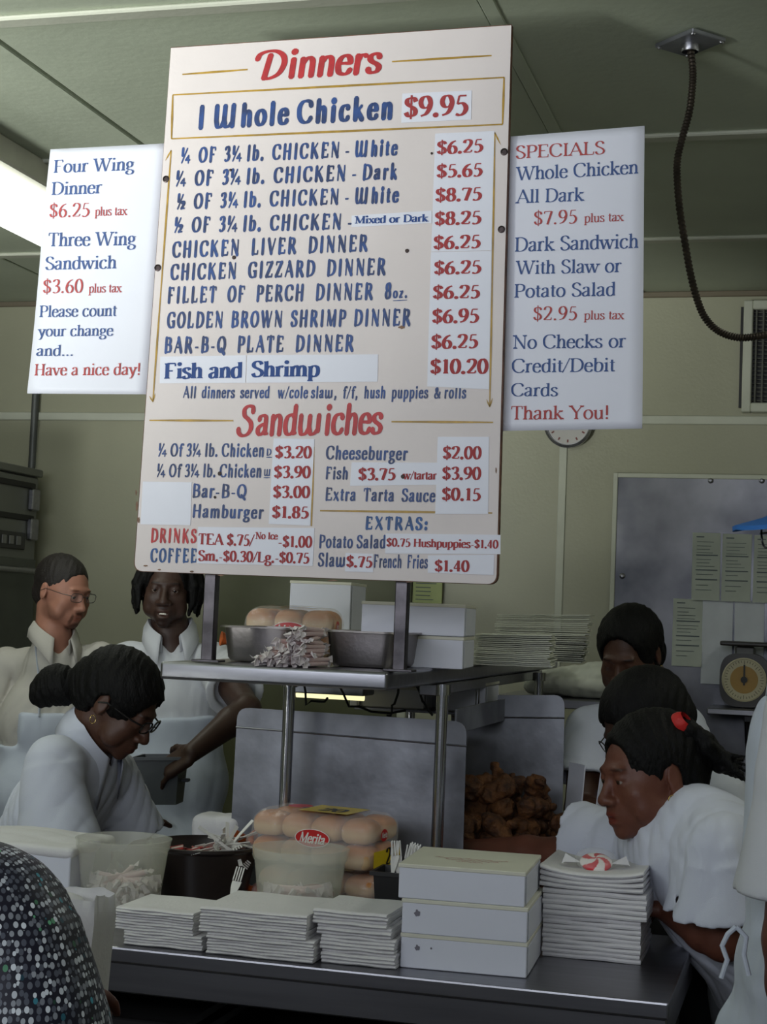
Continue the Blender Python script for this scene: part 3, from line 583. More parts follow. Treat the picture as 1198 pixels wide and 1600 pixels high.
# stuck-on price papers, each a sheet of its own
def paper(c, lift=.0007, t=.0006, name='price_paper'):
    P = [S(*q) for q in c]; return MB().prism([(x, SY-lift-t, z) for x, z in P], (0, t, 0)).build(name, ppw, bt, off=off)
for c in ([(628.5, 146.5), (737, 141.6), (736, 187), (627, 192)], [(549.4, 337), (674.6, 329.5), (674.6, 348.7), (549.4, 355)], [(680, 209), (772.3, 205), (768, 391.4), (673.8, 393.5)],
          [(673.4, 394.3), (768, 392.2), (764, 608.5), (667.4, 604)], [(250.7, 557.3), (385.1, 555.2), (383.7, 598.2), (249.7, 599.2)], [(386.3, 555.2), (590.8, 553.7), (589.8, 596.6), (384.9, 598.2)],
          [(427.7, 685), (491.4, 686), (484.7, 821.3), (420, 818.7)], [(223.3, 752.5), (299.9, 753.5), (297.8, 820.8), (219.7, 819.2)], [(684, 682.6), (764, 682.6), (762.6, 803), (680, 803)],
          [(309.7, 823.4), (491.4, 825), (488.8, 884.4), (307.7, 880.3)], [(602.7, 833.7), (782, 835.8), (781.8, 866), (601.7, 864.8)], [(540, 864), (583, 865.5), (583, 894.5), (539, 892.8)], [(668.4, 867.9), (772, 866.8), (771.4, 898.4), (668.4, 894.8)]): paper(c)
paper([(549.4, 722.4), (684, 723), (684, 757.6), (546.8, 759)], lift=.0003)
PR = [('$9.95', (630.6, 184), (731.5, 180), 31), ('$6.25', (682.4, 241.5), (755, 237.8), 20), ('$5.65', (682, 278), (754, 275.5), 20), ('$8.75', (680, 315.5), (753, 313), 20), ('$8.25', (679, 352.2), (752, 350), 20), ('$6.25', (677, 389.6), (751, 387.6), 20),
 ('$6.25', (678, 429), (752, 427.3), 20), ('$6.25', (676, 467), (750, 466), 20), ('$6.95', (675, 505), (748.5, 504), 21), ('$6.25', (673.6, 545), (747, 543.8), 21), ('$10.20', (672, 584), (763, 583.6), 22),
 ('$3.20', (429.8, 715.5), (487.3, 716), 18), ('$3.90', (428, 746.5), (485.7, 747), 18), ('$3.00', (426.7, 777.5), (484.7, 778), 18), ('$1.85', (425, 809), (482.6, 810), 18), ('$2.00', (691.7, 717), (752.3, 717.2), 19), ('$3.90', (690.7, 749), (751.8, 749.5), 19), ('$0.15', (690.2, 781.5), (751.2, 782.5), 19),
 ('$3.75', (559.7, 749.9), (618, 750), 18), ('w/tartar', (629, 749), (682.4, 749.4), 13), ('TEA $.75/', (310, 850.5), (397.7, 853), 17), ('No Ice', (399, 842), (434.5, 843), 10.5), ('-$1.00', (435.5, 854.5), (488, 855.5), 17),
 ('Sm.-$0.30/Lg.-$0.75', (309.7, 876), (483.6, 880.3), 16), ('$0.75 Hushpuppies-$1.40', (603.7, 853.6), (778.7, 857), 12.5), ('$.75', (541, 885.5), (582, 887), 17), ('$1.40', (679, 892.5), (733.6, 893.3), 17)]
lettering('lettering', PR, 'bold', pr_red, lift=.0022)
lettering('lettering', [('Mixed or Dark', (554, 350), (670, 346.5), 11.5), ('Fish and', (257, 592), (378, 590.4), 24), ('Shrimp', (392.5, 589), (500, 588.4), 24)], 'bold', pr_blue, lift=.0022)
# screws, bolt holes, chips
for u, v in ((787.5, 237.4), (783.3, 358.5), (259.5, 280), (246.6, 418.6)):
    x, z = S(u, v); o = MB().lathe([(.0075, 0), (.0072, .0022), (.005, .003), (.0045, .0012), (0, .0012)], 20).build('screw', mat('tarnished screw', (70, 60, 60), .4, .7), bt, smooth=True); o.location = Vector((x, SY, z))-off; o.rotation_euler = (math.radians(90), 0, 0)
dk_ = mat('rusty bolt', (58, 40, 36), .6)
for u, v, r in ((636, 392, .0042), (365.6, 402.5, .0042), (360.5, 266, .003), (343.4, 740, .0045), (336, 777, .003), (629.6, 744.7, .0045), (674.5, 240, .0025)):
    x, z = S(u, v); o = MB().lathe([(r, 0), (r*.8, .002), (0, .0026)], 14).build('bolt_head', dk_, bt, smooth=True); o.location = Vector((x, SY-.0012, z))-off; o.rotation_euler = (math.radians(90), 0, 0)
ch = MB(); rs = random.Random(3)
for u, v, a, b in ((628, 511.5, 6, 3.0), (214, 790, 2.2, 9), (217, 812, 2, 5), (213, 770, 1.5, 5), (300, 893, 4, 1.6), (249, 890, 3, 1.6), (775, 735, 1.4, 6), (345, 899, 5, 1.5), (520, 907, 9, 1.4), (640, 909, 6, 1.3), (228, 884, 4, 1.6)):
    n = 11; ch.add([fr(*S(u+math.cos(k*6.283/n)*a*rs.uniform(.6, 1.1), v+math.sin(k*6.283/n)*b*rs.uniform(.6, 1.1)), .0007) for k in range(n)], [tuple(range(n))])
ch.build('chipped_paint', mat('bare chipped wood', (150, 118, 98), .85, vary=.2, scale=60), bt)
def side_paper(corner, lines, y, label, name='paper_sign'):
    """a paper sign: its own plane, gently waved"""
    P = [at(*q, y=y) for q in corner]; base = (P[2]+P[3])/2; r_ = root(name, base, label, 'sign')
    n, m_ = 36, 10; V = []; wave = lambda s, t: -.0028*math.sin(t*5.5+.6)*(1-s*.6)-.002*s*t
    for i in range(n+1):
        t = i/n
        for j in range(m_+1):
            s = j/m_; a = P[0].lerp(P[3], t); b = P[1].lerp(P[2], t); q = a.lerp(b, s)+Vector((0, wave(s, t), 0)); V.append(q)
    F = [(i*(m_+1)+j, i*(m_+1)+j+1, (i+1)*(m_+1)+j+1, (i+1)*(m_+1)+j) for i in range(n) for j in range(m_)]
    o = MB().add(V, F).build('sheet', ppw, r_, off=base, smooth=True); md = o.modifiers.new('t', 'SOLIDIFY'); md.thickness = .0006
    for colr, rows in lines:
        def frame(a, b, l):
            t = (P[0].z-b)/(P[0].z-P[3].z); t = max(0, min(1, t)); s = (a-P[0].lerp(P[3], t).x)/max(1e-6, (P[1].lerp(P[2], t).x-P[0].lerp(P[3], t).x))
            return (a-base.x, y+wave(s, t)-l-base.y, b-base.z)
        J = []
        for tx_, a, b, h in rows:
            pa, pb = at(*a, y=y), at(*b, y=y); hh = (at(a[0], a[1]-h, y=y)-pa).length; J.append((tx_, 'print', (pa.x, pa.z), (pb.x, pb.z), hh))
        for j in J: me = text_mesh('lettering', [j], frame, .0016); me.materials.append(colr); oo = bpy.data.objects.new('lettering', me); COL.objects.link(oo); oo.parent = r_
    return r_
thin_b = mat('printed thin blue', (66, 92, 148), .7); thin_r = mat('printed thin red', (184, 76, 76), .7)
side_paper([(79.3, 233.6), (262, 224), (229, 616.4), (42, 614.7)], [(thin_b, [('Four Wing', (84.8, 271), (210, 266.5), 20), ('Dinner', (81.7, 305.7), (160, 302.8), 20), ('Three Wing', (75.7, 385.5), (212.5, 383.5), 21), ('Sandwich', (70.7, 421.8), (182, 419.8), 20),
    ('Please count', (61, 495.4), (182, 494), 18), ('your change', (57.8, 525.6), (176.7, 524.6), 17), ('and...', (56, 556), (113.4, 556), 17)]), (thin_r, [('$6.25', (78, 340.5), (140.3, 339), 21), ('plus tax', (149, 338), (199.5, 336.6), 14),
    ('$3.60', (66.6, 458.3), (129.3, 457.3), 21), ('plus tax', (138.4, 457.6), (190.4, 456.8), 14), ('Have a nice day!', (53.7, 586.8), (218.8, 586), 18)])], SY+.024, 'tall white paper sign headed Four Wing Dinner on the left edge of the menu board')
side_paper([(790, 214.3), (1006.8, 196.7), (1003.3, 669.9), (780, 673.4)], [(thin_r, [('SPECIALS', (806, 248.9), (945, 241.2), 20), ('$7.95', (834, 352.2), (901.4, 349.4), 21), ('plus tax', (912.6, 348.4), (974.7, 345.6), 14), ('$2.95', (832.5, 500.5), (901, 500), 21), ('plus tax', (912, 499.6), (975.4, 499), 14), ('Thank You!', (798, 655.7), (950, 654.8), 21)]),
    (thin_b, [('Whole Chicken', (806, 283), (997.4, 271.6), 21), ('All Dark', (805, 318.7), (913.3, 314.4), 21), ('Dark Sandwich', (804.5, 393.8), (997.5, 387.8), 22), ('With Slaw or', (805, 429), (971, 425.5), 21), ('Potato Salad', (803.4, 465.2), (961, 462.2), 21),
    ('No Checks or', (800, 544.8), (977.8, 543), 21), ('Credit/Debit', (799, 582.2), (960.4, 580.4), 21), ('Cards', (798, 619), (871.4, 619), 20)])], SY+.024, 'tall white paper sign headed SPECIALS on the right edge of the menu board')
for nm, a, b in (('left', (338, 300), (325, 1036)), ('right', (640, 300), (624, 1050))):
    t = at(*a, y=SY+.036); bb_ = at(*b, y=SY+.036)
    MB().box((-.013, -.012, 0), (.013, .012, (t-bb_).length), bevel=.002).box((-.03, -.02, -.001), (.03, .02, .004), bevel=.001).build('post', mat('dark worn steel post', (92, 88, 92), .35, .9, vary=.3, scale=20), bt).location = Vector((bb_.x, SY+.037, 1.4415))-off
# ---------------------------------------------------------------- counter, pass shelf and what stands on them
TZ = .9
ct = root('service_counter', (-1.2, 3.1, 0), 'long stainless steel service counter across the front', 'counter')
cx1 = at(1045, 1568, z=TZ).x; cy0 = 2.842
MB().box((-2.9, cy0, TZ-.03), (cx1, 3.46, TZ), bevel=.004, seg=2).build('countertop', steel, ct, off=ct.location)
MB().box((-2.9, cy0+.002, TZ-.085), (cx1-.003, cy0+.02, TZ-.028), bevel=.003).box((cx1-.022, cy0+.02, TZ-.085), (cx1-.004, 3.45, TZ-.028), bevel=.003).build('apron_rim', steel, ct, off=ct.location)
for x in (-2.8, -1.62, cx1-.10):
    for y in (2.95, 3.38): MB().tube([(x, y, 0), (x, y, TZ-.03)], .02, 16).build('leg', steel, ct, off=ct.location, smooth=True)
MB().box((-2.84, 2.93, .22), (cx1-.08, 3.40, .245), bevel=.003).build('undershelf', steeld, ct, off=ct.location)
crm = mat('black crate plastic', (26, 25, 27), .6)
for k, (x, w_) in enumerate(((-2.2, .5), (-1.37, .38), (-.94, .38), (-.53, .28))):
    c = root('storage_crate', (x, 3.17, .2455), 'black open storage crate on the shelf under the counter, '+('far left', 'second from left', 'third from left', 'rightmost')[k], 'crate', 'crates under the counter')
    m_ = MB().box((-w_/2, -.18, 0), (w_/2, .18, .012)); 
    for a, b in (((-w_/2, -.18), (w_/2, -.17)), ((-w_/2, .17), (w_/2, .18)), ((-w_/2, -.17), (-w_/2+.01, .17)), ((w_/2-.01, -.17), (w_/2, .17))): m_.box((a[0], a[1], .012), (b[0], b[1], .46))
    m_.build('tub', crm, c); MB().box((-w_/2-.012, -.192, .46), (w_/2+.012, -.17, .485), bevel=.003).box((-w_/2-.012, .17, .46), (w_/2+.012, .192, .485), bevel=.003).box((-w_/2-.012, -.17, .46), (-w_/2+.01, .17, .485)).box((w_/2-.01, -.17, .46), (w_/2+.012, .17, .485)).build('rim', crm, c)
# back warming table
bz = .865
wt = root('warming_table', (-1.0, 4.2, 0), 'steel warming table behind the counter holding the chicken', 'table')
MB().box((-1.36, 3.56, bz-.03), (-.52, 4.22, bz), bevel=.004).box((-1.36, 4.2205, bz-.03), (-.80, 5.0, bz), bevel=.004).build('tabletop', steel, wt, off=wt.location)
for x in (-1.32, -.84):
    for y in (3.60, 4.95): MB().tube([(x, y, 0), (x, y, bz-.03)], .02, 14).build('leg', steel, wt, off=wt.location, smooth=True)
MB().box((-1.34, 3.60, .12), (-.84, 4.98, bz-.04)).box((-.84, 3.60, .12), (-.56, 4.18, bz-.04)).build('cabinet_body', mat('dark cabinet', (40, 40, 42), .5, .3), wt, off=wt.location)
# the two guard panels and the rail between them
def sheet(name, corners_px, y, label, crease, rr=.03, z0=None):
    P = [at(*q, y=y) for q in corners_px]
    if z0 is not None:
        P[2].z = P[3].z = z0
    r_ = root(name, ((P[2]+P[3])/2), label, 'guard panel')
    a = (P[1]-P[0]).normalized(); l = (P[3]-P[0]).normalized(); r2 = (P[2]-P[1]).normalized(); out = []
    for k in range(6): t = k/5; out.append(P[0]+l*rr*(1-t)**2+a*rr*t**2)
    for k in range(6): t = k/5; out.append(P[1]-a*rr*(1-t)**2+r2*rr*t**2)
    out += [P[2], P[3]]
    MB().prism(out, (0, .004, 0)).build('panel', steeld, r_, off=r_.location)
    c0, c1 = at(*crease[0], y=y), at(*crease[1], y=y)
    MB().tube([c0+Vector((0, -.001, 0)), c1+Vector((0, -.001, 0))], .0022, 8).build('crease', steel, r_, off=r_.location, smooth=True)
    return r_, P
g1, GP1 = sheet('guard_panel', [(371, 1105), (729, 1128), (724, 1330), (358, 1330)], 3.60, 'upright sheet metal guard panel standing behind the bread packs', [(369, 1136), (729, 1166)], z0=bz+.001)
g2, GP2 = sheet('guard_panel', [(705, 1086), (882, 1086), (880, 1270), (705, 1270)], 4.19, 'rear sheet metal guard panel behind the fried chicken', [(706, 1120), (882, 1122)], z0=bz+.001)
p0 = Vector((GP1[1].x+.002, 3.607, 0)); a = at(700, 1110, x=-.80); b_ = at(827, 1077, x=-.80)
rl = root('side_rail', (-.80, 3.9, a.z-.04), 'flat metal rail running back between the two guard panels', 'rail')
MB().box((-.803, 3.606, a.z-.058), (-.797, 4.189, a.z-.0), bevel=.001).build('rail', steeld, rl, off=rl.location)
# pass shelf on legs
PZ = at(605, 1051, y=3.05).z; px0, px1 = at(250, 1037, y=3.05).x, at(605, 1051, y=3.05).x
ps = root('pass_shelf', ((px0+px1)/2, 3.6, TZ), 'high stainless pass shelf on round legs, below the menu board', 'shelf')
MB().box((px0, 3.05, PZ-.036), (px1, 5.2, PZ), bevel=.007, seg=3).build('shelf_top', steel, ps, off=ps.location, smooth=True)
ll = at(447, 1200, y=3.5); rl_ = at(687, 1200, y=3.5); lr = at(842, 1060, y=4.65)
for x, y, zb_ in ((ll.x, 3.5, bz-.03), (rl_.x, 3.5, bz-.03), (ll.x, 4.65, bz), (lr.x, 4.65, bz)):
    zz = TZ if y < 3.46 else (0 if y < 3.56 else bz)
    MB().tube([(x, y, zz), (x, y, PZ-.036)], .0135, 20).tube([(x, y, PZ-.06), (x, y, PZ-.0365)], .019, 20).build('leg', mat('polished steel tube', (190, 190, 194), .22, 1, vary=.04), ps, off=ps.location, smooth=True)
for x in (rl_.x, lr.x): pass
MB().box((px1-.04, 3.48, PZ-.062), (px1-.0, 4.9, PZ-.037), bevel=.002).build('side_brace', steel, ps, off=ps.location)
# steam pans
def pan(u0, u1, yf, lb, dep=.26, h=.078):
    a, b = at(u0, 1010, y=yf), at(u1, 1010, y=yf); w_ = b.x-a.x; r_ = root('steam_pan', ((a.x+b.x)/2, yf+dep/2, PZ), lb, 'pan', 'steel pans on the pass shelf')
    def ringp(hw, hd, z, rr):
        out = []
        for cx, cy, a0 in ((hw-rr, hd-rr, 0), (-hw+rr, hd-rr, 90), (-hw+rr, -hd+rr, 180), (hw-rr, -hd+rr, 270)):
            for k in range(6): t = math.radians(a0+k*18); out.append((cx+rr*math.cos(t), cy+rr*math.sin(t), z))
        return out
    m_ = MB(); levels = [(w_/2-.018, dep/2-.02, .002, .02), (w_/2-.012, dep/2-.014, .010, .024), (w_/2-.004, dep/2-.006, h-.004, .026), (w_/2+.004, dep/2+.002, h, .03), (w_/2+.005, dep/2+.003, h-.004, .03)]
    inn = [(w_/2-.006, dep/2-.008, h-.001, .024), (w_/2-.014, dep/2-.016, .012, .02)]
    R = [ringp(*l) for l in levels]; V = sum(R, []); n = 24; F = [(i*n+j, i*n+(j+1) % n, (i+1)*n+(j+1) % n, (i+1)*n+j) for i in range(len(R)-1) for j in range(n)]; F.append(tuple(range(n)))
    m_.add(V, F); R = [ringp(*l) for l in [levels[3]]+inn]; m_.add(sum(R, []), [(i*n+j, i*n+(j+1) % n, (i+1)*n+(j+1) % n, (i+1)*n+j) for i in range(2) for j in range(n)]+[tuple(2*n+j for j in range(n))])
    m_.build('pan', mat('dull steel pan', (150, 144, 144), .38, 1, vary=.06, scale=5, bump=.05, bscale=120), r_, smooth=True); return r_
pan(340, 455, 3.22, 'rectangular steel pan at the left front of the pass shelf'); pan(502, 616, 3.22, 'rectangular steel pan between the paper wrapped straws and the right sign post')
# heap of paper wrapped straws
straw_m = mat('straw wrapper paper', (240, 232, 232), .7, vary=.05); pink = mat('pink straw stripe', (232, 150, 150), .6)
def wrapped(parent=None):
    m_ = MB(); L = .11; m_.tube([(0, -L/2, 0), (0, L/2, 0)], .0042, 8)
    for s in (-1, 1):
        m_.add([(-.006, s*L/2, 0), (.006, s*L/2, .001), (.008, s*(L/2+.008), .004), (.0085, s*(L/2+.021), -.002), (-.0085, s*(L/2+.019), .003), (-.006, s*(L/2+.008), -.004)], [(0, 1, 2, 5), (5, 2, 3, 4)])
    o = m_.build('wrapped_straw', straw_m); s2 = MB().tube([(0, -L/2+.006, 0), (0, L/2-.006, 0)], .0045, 8, cap=False).build('stripe', mat('thin pink wrapper', (240, 214, 214), .7), o); return o
st0 = wrapped(); rs = random.Random(12); spots = []
sxa, sxb = at(402, 1040, y=3.12).x, at(500, 1040, y=3.12).x; k = 0
for lay in range(9):
    n = [12, 11, 10, 8, 7, 6, 5, 4, 3][lay]; z = PZ+.0075+lay*.0088
    xc = sxa+(sxb-sxa)*(.5+.035*lay)
    for i in range(n): spots.append((xc+(i-(n-1)/2)*.0104+rs.uniform(-.001, .001), 3.135+rs.uniform(-.012, .012), z, rs.uniform(-.15, .15)))
for i, (x, y, z, a) in enumerate(spots):
    o = st0 if i == 0 else copy_tree(st0)
    o.location = (x, y, z); o.rotation_euler = (rs.uniform(-.06, .06), rs.uniform(0, 3), a)
    tag(o, 'white paper wrapped straw in the heap between the two steel pans', 'straw', 'wrapped straws heaped on the pass shelf')
# soft bag of rolls behind the pans
bun_m = mat('baked roll crust', (206, 158, 104), .5, vary=.15, scale=9, rgb2=(218, 178, 126), bump=.06, bscale=30, attr=True)
film = mat('clear bread film', (250, 250, 250), .10, trans=.0, alpha=.24, vary=0, bump=.9, bscale=24, spec=1)
yel = mat('yellow film print', (236, 204, 40), .35, vary=.05); redf = mat('red film print', (206, 38, 40), .35, vary=.05); blk = mat('black film print', (24, 22, 24), .4); wht = mat('white film print', (240, 236, 230), .4)
def bun_color(c, r):
    def f(p):
        t = np.clip(((p[:, 2]-c[2])/r[2]+.15)/.6, 0, 1)[:, None]; return np.array((1.15, 1.32, 1.6))*(1-t)+np.array((.86, .55, .30))*t
    return f
def bread_pack(name, label, loc, nx, ny, nz, bw, bd, bh, rz=0, brand=True):
    r_ = root(name, loc, label, 'bread pack', rz=rz); W, D_, H = nx*bw, ny*bd, nz*bh
    proto = None
    for kz in range(nz):
        for ix in range(nx):
            for iy in range(ny):
                c = Vector((-W/2+bw*(ix+.5), -D_/2+bd*(iy+.5), bh*kz+.003))
                if proto is None:
                    proto = sdf_object('bun', [('+', 0, ('b', (0, 0, bh*.44), (bw*.5, bd*.5, bh*.43), min(bw, bh)*.34, None)), ('+', .012, ('e', (0, 0, bh*.74), (bw*.42, bd*.43, bh*.25)))], .004, bun_m, r_, color=bun_color((0, 0, bh*.5), (0, 0, bh*.5))); o = proto
                else: o = proto.copy(); COL.objects.link(o); o.parent = r_
                o.location = c; o.rotation_euler = (0, 0, random.uniform(-.05, .05)+math.pi*random.randint(0, 1))
    e = .006
    wrap = sdf_object('wrapper', [('+', 0, ('b', (0, 0, H/2+.002), (W/2+e, D_/2+e, H/2+.006), .035, None)), ('+', .03, ('e', (-W/2-.012, 0, H*.35), (.03, D_*.32, H*.25))) ], .006, film, r_,
        disp=lambda x, y, z: (.0016*np.sin(x*70+8*np.sin(z*40))*np.sin(z*55+x*20)+.001*np.sin(y*90+z*60)).astype(np.float32))
    tl = MB().tube([(-W/2-.03, 0, H*.35), (-W/2-.05, -.005, H*.33)], [.02, .006], 12).tube([(-W/2-.048, -.005, H*.33), (-W/2-.075, -.02, H*.36)], [.006, .018], 12).build('twisted_end', mat('orange red film print', (222, 110, 50), .4, vary=.3, scale=40), r_, smooth=True)
    def oval(cx, cz, a, b, face, m_, l):
        n = 36; V = [face(cx+a*math.cos(k*6.2832/n), cz+b*math.sin(k*6.2832/n), l) for k in range(n)]; return MB().add(V, [tuple(range(n))])
    front = lambda x, z, l: (x, -D_/2-e-.0025-l, z)
    side = lambda x, z, l: (W/2+e+.0025+l, x, z)
    topf = lambda x, y, l: (x, y, H+.011+l)
    def txt(t, a, b, h, face, m_, l, style='logo', par=None):
        me = text_mesh('lettering', [(t, style, a, b, h)], face, l); me.materials.append(m_); o = bpy.data.objects.new('lettering', me); COL.objects.link(o); o.parent = par or r_
    if brand:
        zc = H*.60; ov_ = oval(W*.05, zc, .040, .018, front, redf, .0005).build('oval_label', redf, r_); oval(W*.05, zc, .042, .0195, front, wht, .0002).build('label_rim', wht, r_)
        txt('Merita', (W*.05-.030, zc-.009), (W*.05+.031, zc-.011), .020, front, wht, .0012, par=ov_)
        ov2 = oval(-D_*.12, zc+.012, .017, .013, side, redf, .0005).build('oval_label', redf, r_)
        txt('Merita', (-D_*.12-.013, zc+.007), (-D_*.12+.013, zc+.007), .011, side, wht, .0012, par=ov2)
        MB().add([side(-D_*.42, H*.08, 0), side(D_*.42, H*.08, 0), side(D_*.42, H*.42, 0), side(-D_*.42, H*.42, 0)], [(0, 1, 2, 3)]).build('yellow_label', yel, r_)
        txt('20', (-D_*.05, H*.12), (D_*.3, H*.12), .034, side, blk, .0008, style='bold')
    MB().add([topf(-W*.12, -D_*.42, 0), topf(W*.3, -D_*.42, 0), topf(W*.3, D_*.3, 0), topf(-W*.12, D_*.3, 0)], [(0, 1, 2, 3)]).build('yellow_label', yel, r_)
    txt('20', (W*.0, -D_*.3), (W*.22, -D_*.3), .05, topf, blk, .0008, style='bold')
    oval(-W*.22, 0, .026, .03, topf, redf, .0003).build('oval_label', redf, r_)
    return r_
bl = at(392, 1400, y=3.30); br = at(592, 1400, y=3.30)
zc0 = TZ+.001; BX = at(516, 1300, y=3.37).x
bread_pack('bun_pack', 'lower pack of bread rolls in clear film, under the top pack', (BX-.0, 3.375, zc0), 4, 2, 2, .068, .08, .046, rz=-.13)
bread_pack('bun_pack', 'top pack of bread rolls in clear film with the red oval label', (BX-.012, 3.37, zc0+.104), 4, 2, 2, .0715, .08, .054, rz=-.17)
bp = at(470, 982, y=3.75)
bread_pack('bun_pack', 'pack of rolls in yellow printed film behind the pans on the pass shelf', (bp.x+.02, 3.64, PZ), 3, 2, 2, .068, .08, .058, rz=.06)
# plastic buckets with straws, each a thing
bktm = mat('milky plastic', (226, 226, 212), .35, alpha=.29, vary=.02, spec=.4)
def bucket(c, rb, rt2, h, label):
    r_ = root('plastic_bucket', (c[0], c[1], TZ+.0005), label, 'bucket')
    MB().lathe([(0, 0), (rb, 0), (rb+(rt2-rb)*.8, h*.84), (rt2-.001, h*.86), (rt2+.001, h*.9), (rt2+.002, h-.004), (rt2+.004, h), (rt2-.001, h+.001), (rt2-.003, h*.88), (rb-.002, .003), (0, .003)], 64).build('tub', bktm, r_, smooth=True)
    return r_
b1c = (at(190, 1380, y=3.14).x, 3.14)
h1 = at(192, 1322, y=b1c[1]-.1).z-TZ
bucket(b1c, .078, .098, h1, 'large translucent plastic bucket of wrapped straws, at the left of the counter')
b2c = (at(469, 1340, y=3.17).x, 3.17); h2_ = at(469, 1337, y=3.07).z-TZ
bucket(b2c, .078, .098, h2_, 'translucent plastic bucket of wrapped straws in front of the bread packs')
rs = random.Random(5)
for (cx, cy), hh, gname in ((b1c, h1, 'wrapped straws in the left bucket'), (b2c, h2_, 'wrapped straws in the bucket by the bread')):
    for k in range(54):
        a = rs.uniform(0, 6.28); q = rs.uniform(0, .014); o = copy_tree(st0); o.rotation_euler = (rs.uniform(-.35, .35), rs.uniform(0, 3), a)
        o.location = (cx+q*math.cos(a*3), cy+q*math.sin(a*3), TZ+.014+k*.00125); o['label'] = 'pink and white wrapped straw lying in the '+('left bucket' if cx == b1c[0] else 'bucket by the bread packs'); o['group'] = gname
        o.scale = (1.25, .95, 1.25)
def fork(tine=True):
    m_ = MB(); V = []; F = []
    prof = [(-.075, .0045), (-.03, .0035), (0, .0035), (.02, .009), (.03, .0105), (.036, .0105)]
    for y, w_ in prof:
        z = .004*math.cos((y+.02)*30); V += [(-w_, y, z), (w_, y, z), (-w_, y, z-.0016), (w_, y, z-.0016)]
    n = len(prof)
    for i in range(n-1): a = 4*i; F += [(a, a+1, a+5, a+4), (a+2, a+6, a+7, a+3), (a, a+4, a+6, a+2), (a+1, a+3, a+7, a+5)]
    m_.add(V, F+[(0, 2, 3, 1)])
    h_ = m_.build('plastic_fork', mat('white plastic cutlery', (232, 230, 226), .3))
    for k in range(4): MB().box((-.0105+k*.0058, .036, .0005), (-.0105+k*.0058+.0033, .066, .0022), bevel=.0006).build('tine', MATS['white plastic cutlery'], h_)
    return h_
fk0 = fork()
# dark tub of cutlery and ketchup
bw = root('dark_tub', (-1.345, 3.405-.03, TZ), 'dark brown round tub of plastic cutlery and ketchup packets', 'tub')
bwx = at(318, 1312, y=3.34).x; bw.location = (bwx, 3.345, TZ+.0005); bh = at(318, 1332, y=3.22).z-TZ
MB().lathe([(0, 0), (.095, 0), (.118, bh-.012), (.126, bh-.006), (.126, bh), (.121, bh+.001), (.115, bh-.01), (.092, .004), (0, .004)], 60).build('tub', mat('dark brown plastic', (38, 30, 28), .35), bw, smooth=True)
kp = None; bz2 = TZ+bh-.03
MB().lathe([(0, bh-.036), (.085, bh-.036), (.1105, bh-.04)], 40).build('filling', mat('ketchup packets heap', (150, 40, 34), .5, vary=.4, scale=30, rgb2=(210, 190, 180), bump=.5), bw)['kind'] = 'stuff'
rs = random.Random(8)
def packet():
    o = MB().box((-.014, -.022, -.002), (.014, .022, .002), bevel=.0015).build('ketchup_packet', mat('ketchup foil', (176, 34, 30), .35, vary=.2)); MB().box((-.013, -.006, .0018), (.013, .006, .0026)).build('print', mat('packet white', (230, 222, 214), .4), o); return o
pk0 = packet()
for k in range(16):
    o = pk0 if k == 0 else copy_tree(pk0); a = rs.uniform(0, 6.28); q = rs.uniform(0, .075)
    o.location = (bwx-.015+q*math.cos(a), 3.345+q*math.sin(a), bz2+.004+rs.uniform(0, .012)); o.rotation_euler = (rs.uniform(-.3, .3), rs.uniform(-.3, .3), rs.uniform(0, 6)); tag(o, 'red ketchup packet in the dark brown tub', 'packet', 'ketchup packets in the brown tub')
for k in range(16):
    o = fk0 if k == 0 else copy_tree(fk0); o.location = (bwx+.05+rs.uniform(-.03, .03), 3.33+rs.uniform(-.06, .05), bz2+.018+rs.uniform(0, .016)); o.rotation_euler = (rs.uniform(-.9, .3), rs.uniform(-.7, .7), rs.uniform(0, 6)); tag(o, 'white plastic fork in the dark brown tub', 'fork', 'plastic forks in the brown tub')
o = copy_tree(fk0); p = at(361, 1370, y=3.15); o.location = p-Vector((0, -.01, .045)); o.rotation_euler = (math.radians(66), math.radians(4), math.radians(-8)); tag(o, 'single white plastic fork with tines up behind the tallest napkin stack', 'fork'); del o['group']
# its cup
cu = at(612, 1352, y=3.14)
fc = root('cutlery_cup', (at(360, 1400, y=3.16).x, 3.165, TZ+.0005), 'small clear cup holding one fork behind the tallest napkin stack', 'cup')
MB().lathe([(0, 0), (.018, 0), (.022, .04), (.020, .04), (.016, .003), (0, .003)], 30).build('cup', bktm, fc, smooth=True)
cq = root('dark_cup', (at(622, 1380, y=3.21).x+.004, 3.21, TZ+.0005), 'square black cup of plastic cutlery between bread packs and white cartons', 'cup')
hh = at(600, 1362, y=3.17).z-TZ
m_ = MB(); w0, w1 = .036, .046
for s0, z0, s1, z1 in ((w0, 0, w1, hh), (w1, hh, w1+.006, hh), (w1+.006, hh, w1+.006, hh-.008)):
    V = [(sx*s, sy*s, z) for s, z in ((s0, z0), (s1, z1)) for sx, sy in ((-1, -1), (1, -1), (1, 1), (-1, 1))]; m_.add(V, [(i, (i+1) % 4, (i+1) % 4+4, i+4) for i in range(4)])
m_.add([(sx*w0, sy*w0, .002) for sx, sy in ((-1, -1), (1, -1), (1, 1), (-1, 1))], [(0, 1, 2, 3)]); m_.build('cup', black, cq)
for k in range(5):
    o = copy_tree(fk0); o.location = cq.location+Vector((rs.uniform(-.02, .02), rs.uniform(-.02, .02), hh-.01)); o.rotation_euler = (math.radians(90)+rs.uniform(-.35, .35), rs.uniform(-.4, .4), rs.uniform(-.5, .5)); tag(o, 'plastic fork standing in the square black cup', 'fork', 'plastic forks in the black cup')
